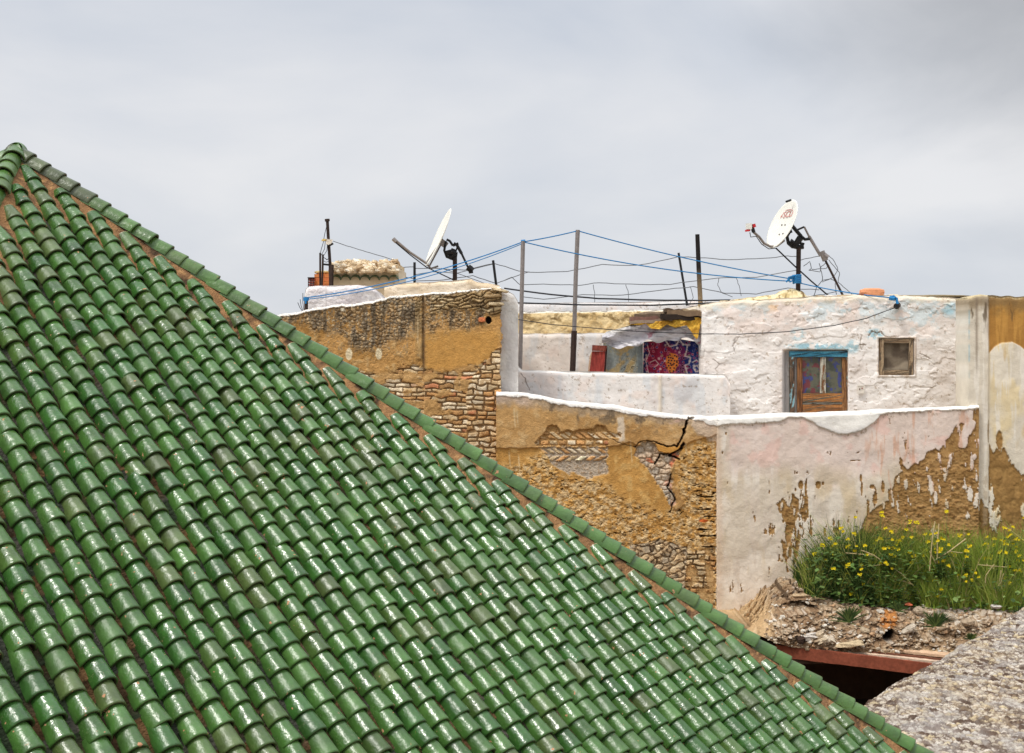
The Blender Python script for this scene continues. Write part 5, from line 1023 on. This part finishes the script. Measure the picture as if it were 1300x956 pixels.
n1 = fbm(U*.03, Vp*.05, 901, 5); n2 = fbm(U*.12, Vp*.2, 902, 5, .65); ang = (fbm(U*.02, Vp*.04, 915, 2)-.5)*6; Q = Vp+T*34+tbk*70; n1 = fbm(U*.03, Q*.05, 901, 5); n2 = fbm(U*.12, Q*.2, 902, 5, .65); s1_, i1, d1 = stones(U, Q*1.5+ang, 7.5, 6, 61); s2_, i2, d2 = stones(U, Q*1.4, 22, 17, 67)
big = ss(.5, .6, fbm(U*.02, Vp*.03, 903, 3)); hh = (n1-.5)*.34+(n2-.5)*.22+s1_*.035*(1-big)*ss(.3, .5, i1)+(s2_*.07*ss(.4, .6, i2))*big
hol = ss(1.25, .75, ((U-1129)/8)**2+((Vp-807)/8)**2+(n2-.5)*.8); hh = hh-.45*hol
ov = ss(1.3, .7, ((U-1010)/24)**2+((Vp-771)/7)**2+(n2-.5)*1.0); hh = hh-.22*ov; lp_ = ss(1.3, .7, ((U-1015)/30)**2+((Vp-757)/3.5)**2); hh = hh+.1*lp_
Yb = Yb-hh*ss(0, .1, T)*(1-tbk*.7); Z = Z+hh*.25*tbk+((n2-.5)*.12+s1_*.03*(i1-.3))*ss(0, .2, tbk)
c = mix(solid(U, (174, 146, 114)), (144, 116, 88), ss(.4, .6, n1)); c = mix(c, (200, 178, 148), ss(.5, .7, n2)*.7); st = mix(solid(U, (206, 188, 164)), (184, 160, 134), ss(.6, .62, i1)); st = mix(st, (224, 214, 200), ss(.85, .86, i1)); c = mix(c, st, s1_*ss(.45, .55, i1)*.65); c = mix(c, (96, 76, 58), (1-s1_)*.22)
pale = ss(1150, 1200, U+(n2-.5)*60)*ss(800, 778, Vp+(n1-.5)*20); c = mix(c, (216, 206, 192), pale*.6*s1_)
c = mix(c, (196, 128, 68), ss(1.4, .6, ((U-1126)/13)**2+((Vp-784)/14)**2+(n2-.5)*1.8)*.85); c = mix(c, (206, 176, 132), ss(822, 828, Vp+(n2-.5)*6)*ss(1090, 1120, U)*.8)
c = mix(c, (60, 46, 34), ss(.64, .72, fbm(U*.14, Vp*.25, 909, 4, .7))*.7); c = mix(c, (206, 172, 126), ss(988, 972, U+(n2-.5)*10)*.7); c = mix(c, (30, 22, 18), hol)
V0 = np.stack([X, Yb, Z], -1).reshape(-1, 3); fs = [gridfaces(nv, nu)]
lowr = V0[:nu].copy(); lowr[:, 1] = 19.0; V1 = np.concatenate([V0, lowr]); i = np.arange(nu-1); fs.append(np.stack([i, i+1, nv*nu+i+1, nv*nu+i], 1))
mk('rubble_bank', V1, np.concatenate(fs), 'earth', cols=np.concatenate([lin(c).reshape(-1, 3), lin(c).reshape(-1, 3)[:nu]]), smooth=True, kind='structure')
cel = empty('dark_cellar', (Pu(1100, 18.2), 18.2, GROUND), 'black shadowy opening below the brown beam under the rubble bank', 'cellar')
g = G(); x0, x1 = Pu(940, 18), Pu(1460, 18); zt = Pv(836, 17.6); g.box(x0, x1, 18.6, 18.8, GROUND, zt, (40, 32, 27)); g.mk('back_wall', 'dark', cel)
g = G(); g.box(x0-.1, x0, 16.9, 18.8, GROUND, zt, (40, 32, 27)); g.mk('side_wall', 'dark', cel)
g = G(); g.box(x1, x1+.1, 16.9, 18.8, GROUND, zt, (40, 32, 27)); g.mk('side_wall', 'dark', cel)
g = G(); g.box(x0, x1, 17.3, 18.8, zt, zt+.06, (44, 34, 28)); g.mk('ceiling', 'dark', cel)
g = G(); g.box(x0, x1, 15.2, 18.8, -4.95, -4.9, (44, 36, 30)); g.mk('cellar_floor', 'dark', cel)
bm_ = empty('roof_beam', P(1100, 845, 17), 'long red brown timber beam edging the roof below the rubble bank', 'beam')
def beam(name, pa, pb, hgt, dep, rgb, Ya=17.35, Yb_=16.6, label=None):
    g = G(); a = P(pa[0], pa[1], Ya); b = P(pb[0], pb[1], Yb_); K = 40; vs = []; cs = []; 
    for k in range(K+1):
        t = k/K; p = a+(b-a)*t
        for sx, sz in ((0, 0), (0, -1), (1, -1), (1, 0)): vs.append(p+np.array([0, sx*dep, sz*hgt+random.uniform(-.003, .003)])); cs.append(lin(rgb)*(.7+.6*fbm(np.array(k*.5), np.array(sz*2.+3), 7, 3)))
    fs = [(k*4+j, k*4+(j+1) % 4, (k+1)*4+(j+1) % 4, (k+1)*4+j) for k in range(K) for j in range(4)]+[(3, 2, 1, 0), (K*4, K*4+1, K*4+2, K*4+3)]
    return mk(name, vs, fs, 'wood', bm_, cols=np.array(cs), label=label)
beam('fascia_board', (985, 818.5), (1260, 852), .155, .05, (136, 74, 54)); beam('pale_strip', (1040, 823.5), (1262, 847.5), .03, .16, (206, 180, 156), 17.40, 16.64); beam('recessed_board', (1040, 820), (1262, 843.5), .05, .05, (112, 72, 54), 17.48, 16.72); beam('top_strip', (1080, 819.5), (1264, 838.5), .03, .2, (206, 172, 140), 17.5, 16.75)
# loose stones and slabs
rocks = [(1026, 808, 15, 5, (226, 216, 204), .15, 'white flat stone left of the two leaning slabs'), (1040, 806, 8, 6, (204, 184, 156), .5, 'tan stone between the white flat stone and the pale slabs'), (1052, 812, 11, 5, (222, 206, 182), -.5, 'pale slab tilted down to the right beside the tan stone'), (1044, 813, 10, 4, (212, 192, 162), .3, 'small cream slab at the foot of the tilted pale slab'), (1078, 818, 24, 4.5, (222, 198, 160), .12, 'longest cream slab just above the brown beam'),
         (1017, 812, 7, 6, (70, 54, 46), .2, 'dark brown clod left of the white flat stone'), (1062, 775, 15, 3.5, (214, 196, 166), .05, 'thin cream slab lying at the foot of the weeds'), (1034, 758, 20, 3.2, (198, 154, 124), -.12, 'reddish slab on the top lip of the rubble bank'), (1016, 756, 14, 3, (206, 178, 142), .05, 'tan slab on the top lip left of the reddish one'), (1153, 799, 15, 3.2, (206, 192, 172), .55, 'grey slab standing obliquely right of the dark hole'), (1264, 770, 8, 3, (214, 206, 196), .05, 'white stone at the foot of the grass near the right edge'), (1118, 776, 6, 2.2, (224, 214, 200), 0, 'small white chip above the orange earth'),
         (1152, 767, 7, 2.2, (206, 110, 76), .05, 'orange brick chip under the weeds'), (1166, 775, 8, 5, (196, 176, 150), .3, 'rounded tan stone near the orange brick chip'), (1205, 782, 9, 5, (206, 190, 168), -.2, 'cream stone in the middle of the bank under the grass'), (1228, 790, 10, 5, (190, 168, 142), .2, 'brown stone above the edge of the gravel roof'), (1008, 793, 9, 5, (178, 156, 130), .3, 'brown stone under the overhanging lip of the bank'), (1098, 800, 8, 4, (196, 176, 148), -.3, 'tan stone left of the dark hole'), (1085, 786, 9, 4.5, (188, 166, 138), .25, 'tan stone below the dark weeds'), (1000, 775, 8, 3.5, (204, 182, 154), .4, 'small slab at the left shoulder of the bank')]
for i, (u, v, ru, rv, rgb, rot, lb_) in enumerate(rocks):
    Yr = 17.25+.85*max(0, min(1, (826-v)/60))**1.3-.12; p = P(u, v, Yr); k = Yr/F; g = G(); g.lump(p, (ru*k*.95, .10, rv*k*.95), np.array(rgb)*.93, .3, rot, 90+i, 8, 5); g.mk('stone', 'earth', None, label=lb_, cat='stone', group='stones on the rubble bank')
# small chips everywhere: uncountable
g = G(); rn = random.Random(77)
for i in range(1500):
    u = rn.uniform(972, 1400); t = rn.random(); a = float(ip(u, [(930, 800), (984, 768), (1030, 758), (1120, 769), (1300, 774), (1460, 778)])); b = float(ip(u, [(930, 806), (985, 816), (1060, 827), (1300, 846)]))
    v = a+(b-a)*t; 
    if (u-1129)**2+(v-807)**2 < 90: continue
    tt = 1-(t)**(1/1.4) if t < 1 else 0; iu = int((u-930)/530*(nu-1)); it = int(np.clip((1-t**(1/1.4))*.78, 0, 1)*(nv-1)); p = V0[it*nu+iu]; s = rn.uniform(.008, .035)*rn.random()**.5
    g.lump((p[0], p[1]-.01, p[2]), (s*1.5, s, s*.7), rn.choice([(206, 190, 166), (178, 156, 130), (226, 218, 204), (150, 128, 104), (196, 160, 124)]), .25, rn.uniform(-.6, .6), i, 6, 4)
g.mk('gravel', 'earth', None, label='loose chips of stone and plaster strewn over the rubble bank', cat='gravel', kind='stuff')

# ------------------------------------------------------------------ gravel roof at the bottom right
GZ = -3.4
def xl(y): return np.interp(y, [9.6, 11.2, 13.5, 17.5], [3.6, 2.2, 3.81, 6.69])
nr, nc = 520, 680; ty = np.linspace(0, 1, nr)[:, None]; Yg = 9.6+7.9*ty+0*np.linspace(0, 1, nc)[None, :]; sg = np.linspace(0, 1, nc)[None, :]**1.15; Xg = xl(Yg)+(9.2-xl(Yg))*sg
Xg = Xg+(fbm(Yg*3, Yg*0, 950, 4, .6)-.5)*.25*(1-np.linspace(0, 1, nc)[None, :])
s1_, i1, d1 = stones(Xg*100, Yg*100, 6.5, 7.5, 81); s2_, i2, d2 = stones(Xg*100+40, Yg*100, 3.5, 4.5, 83); n1 = fbm(Xg*1.5, Yg*1.5, 951, 4); n2 = fbm(Xg*14, Yg*9, 952, 4, .7)
c = mix(solid(Xg, (190, 178, 160)), (214, 204, 190), ss(.35, .4, i1)); c = mix(c, (204, 186, 152), ss(.66, .68, i1)); c = mix(c, (160, 151, 142), ss(.78, .8, i1)); c = mix(c, (100, 82, 70), ss(.88, .885, i1)); c = mix(c, (104, 86, 74), (1-s1_)*.85); c = mix(c, (92, 76, 66), ss(.56, .64, fbm(Xg*10, Yg*14, 956, 4, .7))*.7); c = mix(c, (206, 184, 146), ss(.48, .62, n1)*ss(.4, .6, n2)*.35); c = mix(c, (182, 177, 172), ss(.55, .7, fbm(Xg*4, Yg*3, 955, 4))*.5)
Zg = GZ+s1_*(.004+.016*i1)+s2_*.012+(n2-.5)*.03+(n1-.5)*.05-.12*np.exp(-np.linspace(0, 1, nc)[None, :]*40)
V0g = np.stack([Xg, Yg, Zg], -1); idx = [gridfaces(nr, nc)[:, ::-1]]
dropl = V0g[:, 0].copy(); dropl[:, 2] = GROUND; dropf = V0g[0].copy(); dropf[:, 2] = GROUND; dropb = V0g[-1].copy(); dropb[:, 2] = GROUND
gv = empty('gravel_roof', (6, 12, GROUND), 'flat roof strewn with grey and cream stone chips in the bottom right corner', 'roof')
mk('chip_covering', V0g.reshape(-1, 3), idx[0], 'earth', gv, cols=lin(c).reshape(-1, 3), smooth=True)
lv = np.concatenate([V0g[:, 0], dropl]); j = np.arange(nr-1); fv = np.concatenate([V0g[0], dropf]); q = np.arange(nc-1); bv = np.concatenate([V0g[-1], dropb])
allv = np.concatenate([lv, fv, bv]); af = np.concatenate([np.stack([j, j+1, nr+j+1, nr+j], 1), np.stack([q, q+1, nc+q+1, nc+q], 1)+2*nr, np.stack([q, q+1, nc+q+1, nc+q], 1)+2*nr+2*nc])
mk('wall', allv, af, 'plaster', gv, rgb=(196, 178, 150))

# ------------------------------------------------------------------ weeds and grass
def bank_pt(u, t):  # a point on top of the bank, t=0 front lip .. 1 wall
    iu = int(np.clip((u-930)/530*(639), 0, 639)); it = int((.74+.25*t)*199); return V0[it*640+iu].copy()
V0b = V0
sil = [(1020, 734), (1026, 704), (1040, 680), (1056, 660), (1074, 648), (1092, 634), (1112, 640), (1130, 644), (1150, 660), (1166, 656), (1180, 645), (1196, 636), (1212, 650), (1230, 660), (1246, 650), (1262, 656), (1290, 648), (1320, 645), (1460, 660)]
rn = np.random.default_rng(5); NB = 21000
vs = []; cs = []; nb = 0; faces = []
ub = 1022+(1430-1022)*rn.random(NB); tt = rn.random(NB); hr = rn.random(NB)
for i in range(NB):
    u = ub[i]; t = tt[i]; p = bank_pt(u, t); vtop = np.interp(u, [a for a, b in sil], [b for a, b in sil]); zt = Pv(vtop, 18.5); H_ = max(.12, (zt-p[2]))*(.22+.78*hr[i]**1.2)*(.80+.40*float(vn(np.array(u*.055), np.array(t*3.), 9))); 
    if t < .25: H_ *= .45
    p[2] -= .03; dirx = rn.normal()*.30*H_; diry = -abs(rn.normal())*.12*H_-.02; wd = (.004+.006*rn.random())*(1.3 if hr[i] < .5 else 1)
    y0 = p[1]; pts = []
    for k in range(4):
        f = k/3; pts.append((p[0]+dirx*f**1.7, y0+diry*f**2, p[2]+H_*(f-.12*f*f)))
    wa_ = rn.random()*math.pi; wx, wy = wd*abs(math.cos(wa_))+.002, wd*math.sin(wa_)*.6; b0 = nb
    for k in range(3):
        s = (1, .8, .5)[k]; x, y, z = pts[k]; vs.append((x-wx*s, y-wy*s, z)); vs.append((x+wx*s, y+wy*s, z)); nb += 2
    vs.append(pts[3]); vs.append((pts[3][0]+.001, pts[3][1], pts[3][2])); nb += 2
    for k in range(3): faces.append((b0+2*k, b0+2*k+1, b0+2*k+3, b0+2*k+2))
    r = rn.random(); patch_ = float(vn(np.array(u*.03), np.array(t*2.), 5))
    col = (118, 140, 54) if r < .4 else ((82, 108, 42) if r < .7 else ((160, 168, 78) if r < .92 else (190, 174, 116)))
    if u < 1110 and r < .7: col = (62, 86, 40)
    if u > 1150 and r < .6: col = (138, 160, 60)
    cs += [lin(col)*(.95+.6*patch_)]*8
mk('grass', np.array(vs), np.array(faces), 'leaf', cols=np.array(cs), smooth=True, label='tall tangled green grass growing on the rubble bank against the parapet', cat='grass', kind='stuff')
# low leafy tufts on the bank face
def tuft(u, v, n, hgt, label, seed):
    r = random.Random(seed); Yr = 17.25+.85*max(0, min(1, (826-v)/60))**1.3-.2; b = P(u, v, Yr); g = G()
    for i in range(n*2):
        a = r.gauss(0, .6); l = hgt*r.uniform(.25, 1); dy = r.uniform(-.3, .1)*l; pts = [b+np.array([math.sin(a)*l*f, dy*f, math.cos(a)*l*(f-.25*f*f)]) for f in (0, .4, .75, 1)]; w_ = r.uniform(.003, .007)
        vv = []
        for k in range(4): ww = w_*(1, 1.2, .8, .1)[k]; vv += [pts[k]-np.array([ww*math.cos(a), 0, -ww*math.sin(a)]), pts[k]+np.array([ww*math.cos(a), 0, -ww*math.sin(a)])]
        g.add(vv, [(2*k, 2*k+1, 2*k+3, 2*k+2) for k in range(3)], r.choice([(62, 88, 42), (48, 72, 36), (92, 112, 56)]))
    g.mk('weed_tuft', 'leaf', None, label=label, cat='weed', group='small tufts on the bank face')
tuft(1188, 795, 70, .32, 'dark green tuft in the middle of the bank below the flowers', 1); tuft(1233, 812, 40, .14, 'low tuft near the edge of the gravel roof', 2); tuft(1078, 790, 60, .34, 'drooping dark tuft below the left weeds', 3); tuft(1294, 780, 26, .18, 'small tuft on the bank at the right edge', 4); tuft(1140, 776, 40, .2, 'dark tuft above the orange earth', 5)
# flowering weeds
flowers = [(1056, 693), (1049, 758), (1044, 692), (1060, 690), (1042, 739), (1055, 702), (1058, 722), (1076, 684), (1084, 676), (1076, 693), (1085, 699), (1089, 704), (1098, 692), (1100, 704), (1094, 717), (1108, 703), (1112, 686), (1117, 683), (1124, 670), (1110, 690), (1122, 696), (1119, 697), (1108, 717), (1109, 714), (1121, 713), (1124, 714), (1093, 722), (1084, 750), (1080, 754), (1084, 747), (1092, 729), (1129, 729), (1138, 686), (1141, 688), (1146, 682), (1150, 673), (1156, 662), (1157, 682), (1139, 697), (1135, 706), (1141, 704), (1148, 703), (1155, 701), (1163, 663), (1141, 764), (1162, 764), (1174, 698), (1177, 704), (1183, 708), (1188, 677), (1190, 686), (1186, 690), (1187, 696), (1193, 700), (1197, 712), (1204, 718), (1211, 695), (1210, 702), (1229, 678), (1230, 693), (1228, 700), (1206, 729), (1213, 734), (1220, 733), (1226, 738), (1233, 735), (1165, 750), (1179, 739), (1188, 752), (1195, 748), (1190, 757), (1242, 732), (1248, 708), (1275, 670), (1281, 673), (1262, 684), (1277, 701), (1285, 690), (1288, 715), (1294, 705), (1299, 712), (1295, 724), (1275, 734), (1282, 740), (1246, 741), (1235, 737), (1268, 701), (1252, 690), (1292, 684), (1297, 720), (1297, 684), (1212, 705), (1238, 727), (1290, 700)]
rq = random.Random(3)
for _ in range(75):
    fu = rq.uniform(1120, 1300) if rq.random() < .75 else rq.uniform(1040, 1120); flowers.append((fu, rq.gauss(700, 22)))
plants = [(1048, .5), (1064, .3), (1082, .5), (1096, .25), (1112, .6), (1128, .3), (1144, .6), (1160, .4), (1180, .6), (1196, .3), (1212, .6), (1232, .4), (1252, .6), (1276, .4), (1296, .6)]
wl = ['dark leafy weed with a few yellow flowers at the left end of the thicket', 'second flowering weed from the left end of the thicket', 'leafy dark weed with yellow heads above the drooping tuft', 'fourth flowering weed from the left end of the thicket', 'yellow flowering weed near the dry branching stalk', 'yellow flowering weed above the orange earth spot', 'bushy weed with many flowers below the brown render patch', 'tall weed with its top flower against the brown render', 'light green flowering weed left of the tall dry stalks', 'weed with scattered yellow flowers beside the tall dry stalks', 'weed flowering above the dark green tuft of the bank', 'flowering weed left of the join of parapet and tall wall', 'weed growing at the join of parapet and tall wall', 'weed with high yellow flowers before the tall cream wall', 'rightmost yellow flowering weed at the picture edge']
asg = [[] for _ in plants]
for f in flowers: asg[min(range(len(plants)), key=lambda k: abs(plants[k][0]-f[0])+random.Random(f[0]*f[1]).uniform(0, 4))].append(f)
rl = random.Random(31)
for k, (u, t) in enumerate(plants):
    b = bank_pt(u, t); root = empty('flowering_weed', b, wl[k], 'weed', 'yellow flowering weeds on the bank'); st = G(); fl = G(); lf = G()
    heads = [(P(fu, fv, b[1]-.1-.25*rl.random())) for fu, fv in asg[k]]+[b+np.array([rl.uniform(-.15, .15), -.1, rl.uniform(.25, .6)]) for _ in range(5)]
    for q, hd in enumerate(heads):
        mid = b+(hd-b)*.5+np.array([rl.uniform(-.05, .05), rl.uniform(-.05, .02), .06]); pts = [b, b+(mid-b)*.5, mid, hd]; st.tube(pts, .006, 4, (96, 116, 58), .003)
        for m_ in range(16):
            f = rl.uniform(.15, .9); base_ = b+(hd-b)*f; a = rl.uniform(0, 6.28); l = rl.uniform(.05, .13)*(1.2-f*.5); d_ = np.array([math.cos(a), math.sin(a)*.7, rl.uniform(-.2, .5)])*l; sd_ = np.cross(d_, [0, 0, 1]); sd_ = sd_/max(np.linalg.norm(sd_), 1e-6)*l*.28
            lf.add([base_, base_+d_*.45+sd_, base_+d_+np.array([0, 0, -.3*l]), base_+d_*.45-sd_], [(0, 1, 2, 3)], rl.choice([(70, 98, 42), (92, 122, 54), (56, 84, 38), (120, 144, 72)]))
        if q < len(asg[k])+2:
            fl = G(); nf = rl.randint(6, 11); R_ = rl.uniform(.010, .030)
            for m_ in range(nf):
                o_ = np.array([rl.uniform(-1, 1), rl.uniform(-1, .3), rl.uniform(-.6, .7)])*R_; cc_ = hd+o_; r_ = rl.uniform(.009, .015)
                for pet in range(4):
                    a = pet*math.pi/2+rl.random(); d1_ = np.array([math.cos(a), -.5, math.sin(a)])*r_; s1v = np.array([-math.sin(a), 0, math.cos(a)])*r_*.55
                    fl.add([cc_, cc_+d1_*.6+s1v, cc_+d1_*1.3, cc_+d1_*.6-s1v], [(0, 1, 2, 3)], (236, 214, 30))
            fl.mk('flower_head', 'petal', root)
    st.mk('stem', 'leaf', root); lf.mk('leaves', 'leaf', root)
# big dark leaves low at the left
lf = G(); rl = random.Random(8)
for i in range(3400):
    u = rl.uniform(1030, 1170) if i % 3 else rl.uniform(1150, 1420); t = rl.uniform(0, .8); b = bank_pt(u, t); z = b[2]+rl.uniform(0, .85)*rl.random(); a = rl.uniform(0, 6.28); l = rl.uniform(.05, .13); base_ = np.array([b[0], b[1]-.15*rl.random(), z]); d_ = np.array([math.cos(a), -abs(math.sin(a))*.6, rl.uniform(-.5, .3)])*l; sd_ = np.cross(d_, [0, 0, 1]); sd_ = sd_/max(np.linalg.norm(sd_), 1e-6)*l*.33
    lf.add([base_, base_+d_*.4+sd_, base_+d_, base_+d_*.4-sd_], [(0, 1, 2, 3)], rl.choice([(66, 90, 38), (86, 114, 50), (56, 78, 34), (112, 134, 70)]))
lf.mk('ground_cover', 'leaf', None, label='dark broad leaves crowding low among the grass and weeds of the bank', cat='foliage', kind='stuff')
def stalk(segs, label, Y=18.05):
    g = G()
    for pts, r in segs: g.tube([P(a, b, Y) for a, b in pts], r, 5)
    g.mk('dry_stalk', 'straw', None, label=label, cat='stalk', group='dry stalks in the thicket')
stalk([([(1190, 715), (1190, 690), (1192, 665)], .008), ([(1188, 715), (1180, 700)], .006)], 'tall upright dry stalk in the middle of the thicket'); stalk([([(1180, 725), (1183, 690), (1187, 662)], .008)], 'dry stalk just left of the tallest one'); stalk([([(1158, 742), (1148, 738), (1126, 736)], .008), ([(1160, 744), (1144, 728), (1126, 716), (1108, 704), (1092, 698)], .008), ([(1110, 705), (1074, 702)], .007), ([(1126, 716), (1096, 720)], .005)], 'long branching dry stalk lying leftwards over the flowers')
stalk([([(1186, 712), (1205, 700), (1226, 684)], .008), ([(1205, 700), (1222, 702)], .005)], 'dry stalk slanting up to the right beside the tall ones'); stalk([([(1269, 765), (1268, 745), (1271, 724)], .009), ([(1269, 745), (1274, 728)], .006)], 'short pale dry stalk near the right edge'); stalk([([(1250, 748), (1252, 730), (1262, 716)], .007), ([(1242, 717), (1278, 720)], .006), ([(1252, 716), (1262, 722)], .005)], 'dry cross shaped stalk left of the short pale one'); stalk([([(1209, 763), (1214, 748), (1220, 736)], .007)], 'yellowish stalk leaning right above the bank edge')
